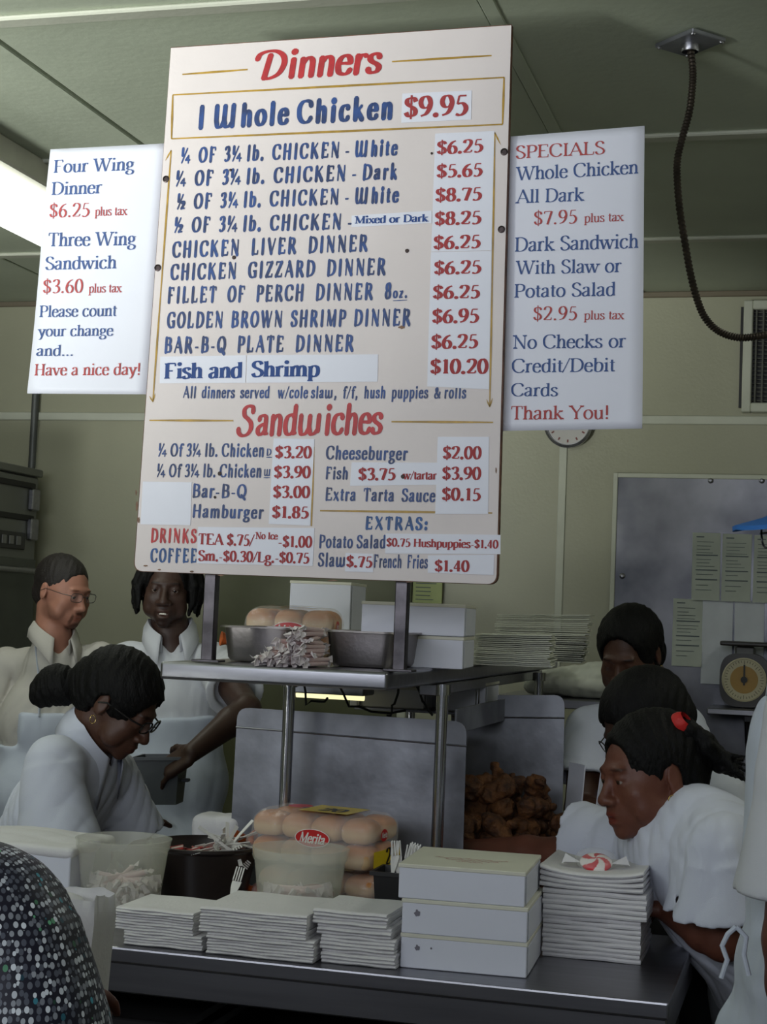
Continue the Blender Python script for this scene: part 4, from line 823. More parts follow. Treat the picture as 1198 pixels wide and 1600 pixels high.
# ---- napkins: every folded napkin of a stack is an object
nap_m = mat('paper napkin', (226, 224, 226), .9, vary=.02, scale=12, bump=.15, bscale=160)
def napkin(w_, d_, t, seed, curl=0):
    """a folded napkin: soft bulging front fold, slightly wavy; returned as mesh"""
    rs_ = random.Random(seed); nx, ny = 14, 8; V = []; F = []; ph = rs_.uniform(0, 6)
    def top(x, y): return t*(.82+.18*math.sin(math.pi*min(1, y*6+.1)))+.0007*math.sin(x*9+ph)+curl*(abs(x-.5)*2)**2.4
    def bot(x, y): return .0004*math.sin(x*9+ph)+curl*(abs(x-.5)*2)**2.4
    for j in range(ny+1):
        y = (j/ny)**1.4
        for i in range(nx+1):
            x = i/nx; wob = .0012*math.sin(x*14+ph*2)
            V.append(((x-.5)*w_, y*d_+wob*(1-y), top(x, y)))
    k0 = len(V)
    for j in range(ny+1):
        y = (j/ny)**1.4
        for i in range(nx+1): x = i/nx; V.append(((x-.5)*w_, y*d_+.0012*math.sin(x*14+ph*2)*(1-y), bot(x, y)))
    q = lambda j, i: j*(nx+1)+i
    for j in range(ny):
        for i in range(nx): F.append((q(j, i), q(j, i+1), q(j+1, i+1), q(j+1, i))); F.append((k0+q(j, i), k0+q(j+1, i), k0+q(j+1, i+1), k0+q(j, i+1)))
    mid = len(V)
    for i in range(nx+1): x = i/nx; V.append(((x-.5)*w_, -.0025+.0012*math.sin(x*14+ph*2), (top(x, 0)+bot(x, 0))/2))
    for i in range(nx): F.append((q(0, i), mid+i, mid+i+1, q(0, i+1))); F.append((k0+q(0, i), k0+q(0, i+1), mid+i+1, mid+i))
    for i in range(nx): F.append((q(ny, i), q(ny, i+1), k0+q(ny, i+1), k0+q(ny, i)))
    for j in range(ny): F.append((q(j, 0), q(j+1, 0), k0+q(j+1, 0), k0+q(j, 0))); F.append((q(j, nx), k0+q(j, nx), k0+q(j+1, nx), q(j+1, nx)))
    me = bpy.data.meshes.new('napkin'); me.from_pydata(V, [], F); me.materials.append(nap_m); me.update(); shade(me, 50); return me
def stack(x0, x1, y0, ztop, d_, n, label, group, rz=0, jit=.003, steps=(), curl_last=0, seed=0, zb_=TZ, cat='napkin', name='napkin'):
    rs_ = random.Random(seed+100); w_ = x1-x0; t = (ztop-zb_-.001)/n; ms = [napkin(w_, d_, t*.99, seed*10+k) for k in range(4)]; z = zb_+.0012
    for k in range(n):
        sh_ = 0
        for at_k, dx in steps:
            if k >= at_k: sh_ = dx
        cu_ = 0
        me = ms[k % 4]
        if curl_last and k >= n-curl_last: me = napkin(w_, d_, t*.96, seed*10+k, curl=.012*(k-(n-curl_last)+1)/curl_last)
        o = bpy.data.objects.new(name, me); COL.objects.link(o); o.location = ((x0+x1)/2+sh_+rs_.uniform(-jit, jit)*.5, y0+rs_.uniform(-jit, jit), z); o.rotation_euler = (0, 0, rz+rs_.uniform(-.012, .012)); z += t
        tag(o, ('topmost ' if k == n-1 else 'bottom ' if k == 0 else '')+label, cat, group)
za = at(185, 1415, y=2.88).z
stack(-1.285, -1.125, 2.872, za, .16, 13, 'folded white napkin in the low left stack beside the big bucket', 'napkins in the low left stack', steps=((0, .012), (5, -.008)), seed=1)
stack(-1.108, -.896, 2.862, at(300, 1414, y=2.87).z, .205, 15, 'folded white napkin in the broad tallest stack in the middle of the counter', 'napkins in the broad middle stack', steps=((0, .008), (7, -.008)), seed=2)
stack(-.885, -.742, 2.885, at(480, 1418, y=2.89).z, .165, 15, 'folded white napkin in the stack touching the white cartons', 'napkins in the stack beside the cartons', steps=((0, .004), (8, -.006), (11, -.014)), jit=.004, seed=3)
# right stack: three packs with a curved top pack
e0, e1 = at(842, 1490, z=TZ), at(1008, 1500, y=3.15)
stack(-.505, -.315, 3.13, at(850, 1425, y=3.14).z, .20, 9, 'white napkin in the bottom pack of the stack right of the cartons', 'napkins of the bottom pack at right', seed=4, jit=.0025, rz=.0)
z1 = at(850, 1425, y=3.14).z
stack(-.505, -.305, 3.12, z1+.052, .20, 5, 'white napkin in the middle pack of the stack right of the cartons', 'napkins of the middle pack at right', seed=5, jit=.003, zb_=z1)
z2 = z1+.052
stack(-.512, -.312, 3.11, z2+.034, .22, 4, 'white napkin in the upcurled top pack with the wrapped sweet on it', 'napkins of the curled top pack at right', seed=6, jit=.003, zb_=z2, curl_last=4)
# wrapped sweet on top
sw = root('wrapped_sweet', (at(930, 1368, y=3.19).x, 3.19, z2+.0355), 'small round red and white wrapped sweet under clear film on the curled napkins', 'sweet')
sw.rotation_euler = (math.radians(28), 0, .2); sw.scale = (1.25, 1.25, 1.25)
def stripes(p):
    a = np.arctan2(p[:, 1], p[:, 0])+np.hypot(p[:, 0], p[:, 1])*45; m = (np.sin(a*4) > .1)[:, None]; return np.where(m, np.array((.75, .03, .05)), np.array((1., 1., 1.)))
sdf_object('sweet_disc', [('+', 0, ('e', (0, 0, .009), (.026, .022, .009)))], .0016, mat('peppermint stripes', (238, 232, 228), .3, vary=.0, attr=True), sw, color=stripes)
for s in (-1, 1): MB().add([(s*.024, 0, .008), (s*.05, -.012, .016), (s*.054, .0, .004), (s*.048, .014, .014)], [(0, 1, 2), (0, 2, 3)]).build('wrapper_end', mat('clear white wrapper', (232, 230, 232), .2), sw)
sdf_object('film', [('+', 0, ('e', (0, .006, .010), (.034, .027, .013)))], .003, mat('thin clear film', (250, 250, 250), .08, alpha=.12, vary=0, bump=.5, spec=1), sw)
# ---- cartons
cbm = mat('white carton board', (224, 226, 238), .55, vary=.02, scale=6); cbi = mat('carton edge grey', (150, 150, 156), .8)
cbt = mat('carton top board', (222, 220, 204), .6, vary=.03)
def carton(loc, w_, d_, h, label, group=None, rz=0, spots=(), printed=False):
    r_ = root('carton', loc, label, 'box', group, rz)
    MB().box((-w_/2, 0, 0), (w_/2, d_, h-.004), bevel=.0015).build('tray', cbm, r_)
    MB().box((-w_/2-.0015, -.0012, h-.0075), (w_/2+.0015, d_+.001, h), bevel=.0012).build('lid', cbt, r_)
    # tuck flap on the right side: a slanting slit, its shade painted as a flat grey strip
    MB().add([(w_/2+.0012, .010, .001), (w_/2+.0012, .014, .001), (w_/2+.0012, .006, h-.009), (w_/2+.0012, .003, h-.009)], [(0, 1, 2, 3)]).build('flap_slit_shade', mat('slit shadow grey', (70, 70, 76), .9), r_)
    MB().box((w_/2, .016, .002), (w_/2+.0014, d_-.01, h-.010), bevel=.0005).build('side_flap', cbm, r_)
    for x, z, a in spots:
        n = 12; MB().add([(x+a*math.cos(k*6.283/n)*(.8+.25*math.sin(k*2.3)), -.0011, z+a*1.15*math.sin(k*6.283/n)*(.85+.2*math.cos(k*1.7))) for k in range(n)], [tuple(range(n))]).build('grease_spot', mat('grease spot', (126, 122, 134), .5), r_)
    if printed:
        for q, (y0_, x0_, x1_) in enumerate(((.46, -.3, .3), (.38, -.2, .24), (.30, -.1, .12))):
            n = 26; P = [(w_*(x0_+(x1_-x0_)*i/n), d_*y0_+.006*math.sin(i*1.7+q)*math.cos(i*.6), h+.0008) for i in range(n+1)]
            V = []
            for i, p in enumerate(P): t_ = .0010+.0010*abs(math.sin(i*.9+q)); V += [(p[0], p[1]-t_, p[2]+q*2e-5), (p[0], p[1]+t_, p[2]+q*2e-5)]
            MB().add(V, [(2*i, 2*i+1, 2*i+3, 2*i+2) for i in range(n)]).build('faded_print', mat('faded red print', (190, 128, 124), .7), r_)
    return r_
H3 = at(622, 1347, y=2.92).z-TZ; hb = H3/3-.0004
carton((-.6165, 2.915, TZ+.0008), .235, .235, hb, 'white cardboard carton at the bottom of the three front cartons', 'three white cartons stacked on the counter', rz=.05, spots=((-.086, hb*.6, .0055), (-.06, hb*.62, .0022)))
carton((-.6165, 2.912, TZ+.0012+hb), .234, .235, hb, 'white cardboard carton in the middle of the three front cartons, with a grease spot', 'three white cartons stacked on the counter', rz=.045, spots=((-.088, hb*.6, .0065),))
carton((-.624, 2.912, TZ+.0016+2*hb), .236, .235, hb, 'white cardboard carton with faint red print on top of the three front cartons', 'three white cartons stacked on the counter', rz=.05, printed=True)
# white cartons at left
cl = at(112, 1330, y=3.06)
r_ = root('flat_box', (cl.x-.147, 3.06, TZ+.001), 'wide white box with a crumpled top at the far left of the counter', 'box')
hz = cl.z-TZ
MB().box((-.25, 0, 0), (.145, .2, hz-.012), bevel=.002).build('box', cbm, r_)
sdf_object('crumpled_top', [('+', 0, ('b', (-.05, .105, hz-.006), (.2, .108, .012), .010, None)), ('+', .03, ('e', (-.02, .12, hz-.004), (.10, .07, .02)))], .006, nap_m, r_, disp=wrinkle(.004, 30, 5, (1, 1, 1)))
hp_ = at(60, 1560, y=1.60)
bg0 = at(160, 1395, y=1.74); bg = root('paper_bag', (bg0.x-.065, 1.76, bg0.z-.135), 'white paper bag with a torn top held near the dotted sleeve, lower left', 'bag')
V = []; n = 14
for j, (z, s) in enumerate(((0, .94), (.05, .97), (.10, 1), (.128, 1.0))):
    for k in range(4*n):
        a = k/(4*n)*4; s_ = int(a); t = a-s_; cor = [(-.06, -.03), (.06, -.03), (.06, .03), (-.06, .03)]; p, q = cor[s_], cor[(s_+1) % 4]
        x, y = p[0]+(q[0]-p[0])*t, p[1]+(q[1]-p[1])*t; zz = z+(.003*math.sin(k*.45)+.0012*math.sin(k*1.3) if j == 3 else 0); V.append((x*s+(.002*math.sin(k+z*60)), y*s+.002*math.cos(k*1.7+z*40), zz))
N_ = 4*n; F = [(j*N_+k, j*N_+(k+1) % N_, (j+1)*N_+(k+1) % N_, (j+1)*N_+k) for j in range(3) for k in range(N_)]+[tuple(range(N_))]
o = MB().add(V, F).build('bag', nap_m, bg, smooth=True); o.modifiers.new('t', 'SOLIDIFY').thickness = .001
sdf_object('napkin_wad', [('+', 0, ('e', (0, 0, .1), (.040, .026, .03)))], .004, nap_m, bg, disp=wrinkle(.005, 60, 9, (1, 1, 1)))
# ---- boxes and plates on the pass shelf
b0 = at(648, 1043, y=3.44)
carton((at(647, 1040, y=3.46).x, 3.44, PZ+.0005), .225, .22, .071, 'lower of two white cartons on the pass shelf beside the sign post', 'two white cartons on the pass shelf', rz=.10)
carton((at(647, 1040, y=3.46).x-.001, 3.435, PZ+.0725), .232, .22, .071, 'upper of two white cartons on the pass shelf beside the sign post', 'two white cartons on the pass shelf', rz=.10)
bx = at(506, 940, y=4.1)
carton((at(488, 975, y=4.0).x, 3.95, PZ+.0005), .235, .22, .062, 'wide white carton behind the yellow bread bag on the pass shelf', rz=.06)
carton((at(505, 940, y=4.05).x, 4.02, PZ+.063), .165, .2, at(505, 908, y=4.02).z-PZ-.064, 'tall white box standing on the wide carton behind the bread bag', rz=.08)
foam = mat('white foam plate', (220, 222, 208), .7, vary=.02)
def clam(w_=.25, d_=.23):
    """a foam tray seen edge on: flat floor, down-turned lip, slight centre ridge"""
    m = MB(); nx = 8; P = []
    for i in range(nx+1): x = i/nx*2-1; P.append((x*w_/2, .0012*math.exp(-(x*6)**2)+.0008*x*x))
    V = [(x, y, z) for y in (-d_/2, d_/2) for x, z in P]; F = [(i, i+1, nx+2+i, nx+1+i) for i in range(nx)]
    k = len(V); V += [(x*1.0, y, z-.0032) for x, y, z in V]; F += [tuple(q+k for q in f[::-1]) for f in F]
    F += [(i, k+i, k+i+1, i+1) for i in range(nx)]+[(nx+1+i, nx+2+i, k+nx+2+i, k+nx+1+i) for i in range(nx)]+[(0, nx+1, k+nx+1, k), (nx, k+nx, k+2*nx+1, 2*nx+1)]
    m.add(V, F); o = m.build('foam_tray', foam); me = o.data; bpy.data.objects.remove(o); return me
cme = clam(); rs = random.Random(2)
def trays(u0, u1, vb, vt, y, n, label, group, lean):
    a, b = at(u0, vb, y=y), at(u1, vb, y=y); w_ = b.x-a.x; top = at(u0, vt, y=y).z; z0 = PZ+.0035; st = (top-z0-.003)/n
    for k in range(n):
        o = bpy.data.objects.new('foam_tray', cme); COL.objects.link(o); o.scale = (w_/.25, 1, 1); t = k/n
        o.location = ((a.x+b.x)/2+lean*t+rs.uniform(-.004, .004), y+rs.uniform(-.004, .004), z0+k*st); o.rotation_euler = (rs.uniform(-.003, .003), rs.uniform(-.006, .006)-.03*t, rs.uniform(-.03, .03)+.1); tag(o, label, 'tray', group)
trays(748, 862, 1033, 984, 4.0, 17, 'white foam tray in the lower front stack at the back of the pass shelf', 'foam trays in the front stack', .0)
trays(772, 912, 1028, 953, 4.6, 24, 'white foam tray in the taller rear stack at the end of the pass shelf', 'foam trays in the rear stack', .02)
# warm lamp and boxes below the shelf, with black cords
wl = root('heat_lamp', (-1.1, 3.95, bz), 'slim warming lamp glowing yellow under the pass shelf', 'lamp')
za_ = at(510, 1085, y=3.9)
lm = bpy.data.materials.new('warm tube'); lm.use_nodes = True; q_ = lm.node_tree.nodes['Principled BSDF']; q_.inputs['Emission Color'].default_value = (1, .93, .5, 1); q_.inputs['Emission Strength'].default_value = 1.1
MB().box((za_.x-.085, 3.86, za_.z+.002), (za_.x+.11, 3.96, za_.z+.03), bevel=.003).build('hood', steeld, wl, off=wl.location)
MB().tube([(za_.x-.08, 3.90, za_.z-.004), (za_.x+.1, 3.90, za_.z-.004)], .0075, 14).build('tube', lm, wl, off=wl.location, smooth=True)
for x in (za_.x-.07, za_.x+.09): MB().tube([(x, 3.94, za_.z+.03), (x, 3.94, PZ-.0365)], .004).build('hanger', steel, wl, off=wl.location)
rk = root('wire_rack', (-.95, 4.05, bz), 'thin steel rack under the pass shelf carrying white cartons', 'rack'); rz_ = at(600, 1106, y=4.0).z
MB().box((-1.16, 4.0, rz_-.008), (-.80, 4.24, rz_), bevel=.002).build('shelf_plate', steel, rk, off=rk.location)
for x in (-1.15, -.835):
    for y in (4.01, 4.235): MB().tube([(x, y, rz_), (x, y, PZ-.0365)], .005).build('hanger', steel, rk, off=rk.location)
hx = at(613, 1080, y=4.0); carton((at(606, 1090, y=4.03).x, 4.02, rz_+.0005), .20, .2, at(606, 1072, y=4.02).z-rz_, 'white carton lying on the rack under the pass shelf, left of the leg')
carton((at(722, 1090, y=4.03).x+.01, 4.03, rz_+.0005), .10, .18, at(722, 1066, y=4.02).z-rz_, 'small white carton on the rack under the pass shelf, right of the leg')
for k, pts in enumerate((((470, 1086), (478, 1102), (497, 1096), (512, 1090)), ((520, 1088), (545, 1104), (580, 1112), (634, 1110)), ((622, 1086), (616, 1100), (612, 1112), (604, 1118)), ((645, 1084), (660, 1096), (668, 1108), (676, 1118)))):
    P = [at(u, v, y=3.76) for u, v in pts]; P[0].z = PZ-.0385; o = MB().tube([P[0].lerp(P[1], .0), P[0].lerp(P[1], .5)+Vector((.004, 0, -.004)), P[1], P[1].lerp(P[2], .5)+Vector((-.003, 0, .006)), P[2], P[2].lerp(P[3], .5)+Vector((.004, 0, -.005)), P[3]], .003, 8).build('power_cord', black, off=P[0], loc=P[0], smooth=True)
    tag(o, ('leftmost short black cord', 'long black cord sagging across', 'thin black cord left of the right leg', 'black cord closest to the right leg')[k]+' hanging under the pass shelf', 'cord')
# ---- fried chicken
chm = mat('fried crust', (112, 70, 34), .75, vary=.45, scale=34, rgb2=(56, 32, 18), bump=1.0, bscale=60)
tr = root('sheet_pan', (-.76, 3.92, bz+.0005), 'wide steel pan heaped with fried chicken behind the guard panel', 'pan')
MB().box((-.36, -.28, 0), (.22, .3, .006)).box((-.37, -.29, .0), (-.36, .31, .05)).box((.22, -.29, .0), (.23, .31, .05)).box((-.36, -.29, 0), (.22, -.28, .05)).box((-.36, .30, 0), (.22, .31, .05)).build('tray', steel, tr)
protos = []
for k in range(6):
    rs = random.Random(40+k); P = [('+', 0, ('e', (0, 0, 0), (.036+.012*rs.random(), .028+.006*rs.random(), .022+.006*rs.random())))]
    P += [('+', .02, ('e', (rs.uniform(-.03, .03), rs.uniform(-.015, .015), rs.uniform(-.006, .01)), (.018, .017, .015))) for _ in range(3)]
    if k % 2: P += [('+', .014, ('c', (.02, 0, 0), (.066, .008, .006), .014, .008)), ('+', .006, ('e', (.07, .008, .006), (.010, .011, .009)))]
    rn = np.random.RandomState(k).randn(7, 3)*150
    def dsp(x, y, z, rn=rn): return sum(.0014*np.sin(x*q[0]+y*q[1]+z*q[2]) for q in rn).astype(np.float32)
    protos.append(sdf_object('fried_chicken', P, .0038, chm, disp=dsp))
rs = random.Random(77); k = 0; cnt = 0; used = set()
for lay in range(7):
    sp = 1.05-lay*.105
    for gx in range(8):
        for gy in range(7):
            fx, fy = (gx-3.5)/3.5, (gy-3)/3
            if fx*fx*.8+fy*fy*.8 > sp*sp*1.1: continue
            if lay < 3 and abs(fx) < sp*.45 and fy > -.3 and fy < .6: continue    # buried pieces nobody can see
            pr_ = protos[cnt % 6]; o = pr_ if cnt < 6 else pr_.copy()
            if cnt >= 6: COL.objects.link(o)
            cnt += 1
            o.location = (-.775+fx*.25+rs.uniform(-.012, .012), 3.94+fy*.235+rs.uniform(-.012, .012), bz+.034+lay*.039+rs.uniform(-.006, .006)); o.rotation_euler = (rs.uniform(-.7, .7), rs.uniform(-.7, .7), rs.uniform(0, 6.28))
            tag(o, 'golden brown piece of fried chicken in the heap behind the guard panel', 'chicken', 'pieces of fried chicken in the heap')
# soft white things behind: bag on a cart, menus, cloth near the tub
cart = root('side_cart', (at(915, 1100, y=5.3).x, 5.3, 0), 'plain steel side table by the back wall left of the bowed woman', 'table'); cz = at(915, 1094, y=5.12).z
MB().box((-.28, -.2, cz-.03), (.26, .3, cz), bevel=.003).build('tabletop', steel, cart)
for x in (-.26, .24):
    for y in (-.18, .28): MB().tube([(x, y, 0), (x, y, cz-.03)], .016).build('leg', steel, cart, smooth=True)
sb = root('plastic_sack', (cart.location.x-.02, 5.3, cz+.001), 'slumped white plastic sack lying on the side table at the back wall', 'sack')
sdf_object('sack', [('+', 0, ('e', (0, 0, .045), (.17, .14, .05))), ('+', .04, ('e', (.07, -.02, .07), (.1, .08, .045))), ('+', .03, ('e', (-.13, 0, .03), (.06, .08, .03))), ('-', .01, ('b', (0, 0, -.05), (.5, .5, .05), .001, None))], .006, white('white sack film', (214, 216, 206)), sb, disp=wrinkle(.009, 30, 13, (1, 1, 1)))
cb = root('folded_card', (at(916, 1240, y=4.1).x, 4.1, bz+.0005), 'tall upright white card just right of the rear guard panel', 'card')
hcz = at(915, 1196, y=4.1).z-cb.location.z
MB().box((-.03, 0, 0), (-.027, .08, hcz)).build('card', cbm, cb).rotation_euler = (0, math.radians(4), math.radians(38)); MB().box((.0, 0, 0), (.003, .08, hcz*.96)).build('card', cbm, cb).rotation_euler = (0, math.radians(7), math.radians(-20))
tw = root('folded_towel', (at(345, 1290, y=3.52).x-.005, 3.5, bz), 'white folded towel lying at the left foot of the front guard panel', 'towel')
tw.location = (at(340, 1300, y=3.62).x, 3.64, bz+.0005); tzz = at(340, 1278, y=3.58).z-bz
sdf_object('towel', [('+', 0, ('b', (0, 0, tzz*.5), (.06, .05, tzz*.5), .02, None)), ('+', .02, ('e', (0, 0, tzz*.9), (.05, .04, .012)))], .005, nap_m, tw, disp=wrinkle(.003, 40, 3, (1, 1, 1)))
# grey tub held by the smiling man
gt0 = at(254, 1181, y=4.26); gt = root('grey_tub', (gt0.x, 4.27, at(254, 1256, y=4.26).z), 'grey square plastic tub held by the smiling man', 'tub')
gh = gt0.z-gt.location.z; gm = mat('grey tub plastic', (84, 88, 94), .45); m_ = MB()
for s0, z0, s1, z1 in ((.052, 0, .066, gh), (.066, gh, .073, gh), (.073, gh, .073, gh-.009), (.064, gh, .05, .004)):
    V = [(sx*s, sy*s*.8, z) for s, z in ((s0, z0), (s1, z1)) for sx, sy in ((-1, -1), (1, -1), (1, 1), (-1, 1))]; m_.add(V, [(i, (i+1) % 4, (i+1) % 4+4, i+4) for i in range(4)])
m_.add([(sx*.052, sy*.0416, 0) for sx, sy in ((-1, -1), (1, -1), (1, 1), (-1, 1))], [(0, 1, 2, 3)]); m_.build('tub', gm, gt)
gt.rotation_euler = (0, math.radians(-3), math.radians(8))
MB().box((.06, -.012, gh*.45), (.082, .012, gh*.52), bevel=.003).build('handle', gm, gt)
# ---------------------------------------------------------------- people
def basis(face, tilt=0):
    """rotation whose -Y column looks along face; tilt rolls the head about it"""
    f = Vector(face).normalized(); y = -f; x = y.cross(Vector((0, 0, 1))).normalized(); z = x.cross(y)
    R = Matrix((x, y, z)).transposed(); return np.array(R @ Matrix.Rotation(math.radians(tilt), 3, 'Y'))
def look(right, down):
    """direction seen from the camera: 0 looks at the camera, 90 to the right of the picture, negative left"""
    a = math.radians(right); b = math.radians(down); back = -Vector((fw.x, fw.y, 0)).normalized(); r = Vector((_r.x, _r.y, 0))
    return (back*math.cos(a)+r*math.sin(a))*math.cos(b)+Vector((0, 0, -1))*math.sin(b)
def head_prims(nose=1, lip=1, jaw=1, open_mouth=0, fat=1, lid=0):
    P = [('+', 0, ('e', (0, .016, .035), (.075, .096, .085))), ('+', .03, ('e', (0, -.028, -.015), (.062*fat, .064, .082))),
         ('+', .025, ('e', (0, -.034, -.07), (.049*jaw*fat, .053, .038))), ('+', .015, ('e', (0, -.076, -.096-open_mouth*.6), (.021*jaw, .016, .016))),
         ('+', .02, ('e', (0, -.074, -.06), (.033, .024, .03))), ('+', .012, ('e', (0, -.083, .024), (.047, .013, .010)))]
    for s in (-1, 1):
        P += [('+', .02, ('e', (s*.04*fat, -.062, -.026), (.024, .021, .021))), ('-', .012, ('e', (s*.031, -.1, .006), (.017, .014, .010))),
              ('+', .004, ('e', (s*.031, -.0755, .0095-.003*lid), (.0165, .0168, .0105+.004*lid))), ('+', .004, ('e', (s*.031, -.0755, -.0045), (.0150, .0150, .006))),
              ('+', .012, ('e', (s*.05*fat, -.045, -.055), (.02, .03, .03)))]
    P += [('+', .008, ('c', (0, -.088, .012), (0, -.107, -.03), .0075, .0105*nose)), ('+', .006, ('e', (0, -.108, -.033), (.0135*nose, .0125, .0105)))]
    for s in (-1, 1):
        P += [('+', .005, ('e', (s*.0135*nose, -.099, -.036), (.0085*nose, .0105, .0085))), ('-', .002, ('e', (s*.007*nose, -.107, -.0445), (.0035, .005, .004)))]
    P += [('+', .004, ('e', (0, -.0945, -.0615), (.022, .009*lip, .0058*lip))), ('+', .004, ('e', (0, -.092, -.0735-open_mouth), (.0195, .0095*lip, .0068*lip))),
          ('-', .002, ('e', (0, -.105, -.0675-open_mouth*.5), (.021, .013, .0012+open_mouth*.55)))]
    for s in (-1, 1):
        P += [('+', .005, ('e', (s*.077, .012, -.004), (.008, .019, .031), np.array(Matrix.Rotation(s*.28, 3, 'Z')))),
              ('-', .004, ('e', (s*.087, .004, .002), (.006, .011, .017)))]
    return P
def hand_prims(wr, d, n, thumb, curl=.5, s=1, spread=1):
    """palm and five fingers: d along the palm, n out of its back, thumb the side vector"""
    d = Vector(d).normalized(); n = Vector(n); n = (n-d*n.dot(d)).normalized(); sd = d.cross(n)
    if sd.dot(Vector(thumb)) < 0: sd = -sd
    wr = Vector(wr); P = []
    pc = wr+d*.05*s
    R = np.array(Matrix((d, sd, n)).transposed())
    P.append(('+', .012, ('b', tuple(pc), (.047*s, .041*s, .014*s), .013*s, R)))
    for i, (o, ln) in enumerate(((.030, .072), (.0105, .08), (-.0105, .074), (-.030, .06))):
        b = wr+d*.09*s+sd*o*s; a = math.radians(12); ang = curl
        dirv = (d+sd*o*1.5*spread).normalized(); r = .0088*s
        for k, part in enumerate((.45, .32, .25)):
            dd = (dirv*math.cos(ang)-n*math.sin(ang)); e = b+dd*ln*part*s
            P.append(('+', .003, ('c', tuple(b), tuple(e), r, r*.9))); b = e; r *= .9; ang += curl*1.1
    b = wr+d*.022*s+sd*.034*s; ang = curl*.5
    for ln, r in ((.042, .0125), (.03, .0105), (.025, .009)):
        dd = (d*.62+sd*.78*(1-ang*.5)-n*math.sin(ang)).normalized(); e = b+dd*ln*s; P.append(('+', .006, ('c', tuple(b), tuple(e), r*s, r*.9*s))); b = e; ang += curl*.7
    return P
def collar(rootob, c, R, m, r=.07, off=(0, 0, 0), open_=34, pt=.075, name='collar', hg=0):
    """shirt collar: stands up round the neck, folds over and ends in two points"""
    V = []; F = []; R = Matrix(R); n = 41; rows = 5
    for i in range(n):
        t = -180+open_*.5+(360-open_)*i/(n-1)          # degrees round the neck, the gap at the front (-Y)
        a = math.radians(t-90+180); e = abs(i/(n-1)-.5)*2
        fx, fy = math.cos(a), math.sin(a)
        front = max(0, e-.55)/.45
        for (rr, zz) in ((r, -.015-.05*front), (r*.93, .03+hg-.055*front), (r*.96+.004, .036+hg-.055*front), (r*1.1+.008, .015+hg*.6-.06*front), (r*1.28+pt*.22*front, -.012-.05*front-pt*.6*front**3)):
            V.append(Vector(c)+R @ Vector((fx*rr, fy*rr*1.02-.012*front, zz)))
    F = [(i*rows+j, i*rows+j+1, (i+1)*rows+j+1, (i+1)*rows+j) for i in range(n-1) for j in range(rows-1)]
    o = MB().add(V, F).build(name, m, rootob, off=off, smooth=True)
    md = o.modifiers.new('s', 'SOLIDIFY'); md.thickness = .003; md.offset = 0; return o
def eyeballs(rt_, hc, R, off, gaze=(0, -1, -.1), s=1):
    for sx in (-1, 1):
        c = Vector(hc)+Matrix(R) @ Vector((sx*.031, -.0790, .0035))*s
        mb = MB(); bm = bmesh.new(); bmesh.ops.create_uvsphere(bm, u_segments=20, v_segments=14, radius=.0122*s)
        mi = []; g = (Matrix(R) @ Vector(gaze)).normalized()
        bm.verts.index_update()
        V = [v.co+c for v in bm.verts]; F = []
        for f in bm.faces:
            F.append([v.index for v in f.verts]); a = f.calc_center_median().normalized().dot(g); mi.append(2 if a > .965 else 1 if a > .86 else 0)
        bm.free(); mb.add(V, F); mb.m = mi
        mb.build('eye', [mat('eye white', (150, 138, 130), .3), mat('iris', (50, 32, 22), .2), mat('pupil', (8, 7, 7), .1)], rt_, off=off, smooth=True)
def glasses(rt_, hc, R, off, m, lens=True, w=.024, h=.015, rnd=.4, s=1, r=.0016, zoff=0.004, yoff=-.108):
    H = Vector(hc); Rm = Matrix(R); P = lambda x, y, z: H+Rm @ Vector((x, y, z))*s
    g = MB(); lens_mb = MB()
    for sx in (-1, 1):
        loop = []
        for k in range(28):
            a = k*2*math.pi/28; ex = 2/3.2; ca, sa = math.cos(a), math.sin(a)
            x = math.copysign(abs(ca)**ex, ca)*w; z = math.copysign(abs(sa)**ex, sa)*h
            loop.append(P(sx*.034+x, yoff+.006*abs(x+sx*.034-0)/.05, zoff+z))
        g.tube(loop+[loop[0]], r*s, 8, cap=False); lens_mb.add(loop, [tuple(range(28))])
        g.tube([P(sx*(.034+w), yoff+.006, zoff+.006), P(sx*.078, yoff+.03, zoff+.006), P(sx*.082, .0, zoff+.004), P(sx*.083, .02, zoff-.008)], r*s*1.05, 8)
    g.tube([P(-.034+w, yoff, zoff+.004), P(0, yoff-.004, zoff+.007), P(.034-w, yoff, zoff+.004)], r*s, 8)
    o = g.build('glasses', m, rt_, off=off, smooth=True)
    if lens: lens_mb.build('lens', mat('spectacle glass', (235, 240, 245), .03, alpha=.08, vary=0, spec=.6), o, off=off)
    return o
SK = {'dark': (84, 56, 44), 'deep': (66, 46, 38), 'brown': (104, 62, 48), 'pale': (176, 124, 104)}
def skin_mat(tone): return mat('skin '+tone, SK[tone], .48, vary=.05, scale=20, bump=.08, bscale=260, attr=True, spec=.4)
def hair_mat(): return mat('black hair', (11, 10, 10), .62, vary=.3, scale=60, bump=.35, bscale=260, stretch=(1, 1, .35), spec=.2)
def strands(amp=.0010, f=560, seed=1, axis=(1, .35, .2)):
    a = Vector(axis).normalized()
    def g(x, y, z):
        q = a.x*x+a.y*y+a.z*z; return (amp*np.sin(q*f+9*np.sin(x*31+z*17+seed)+5*np.sin(y*43))+amp*.7*np.sin(q*f*.43+seed+7*np.sin(z*29))).astype(np.float32)
    return g
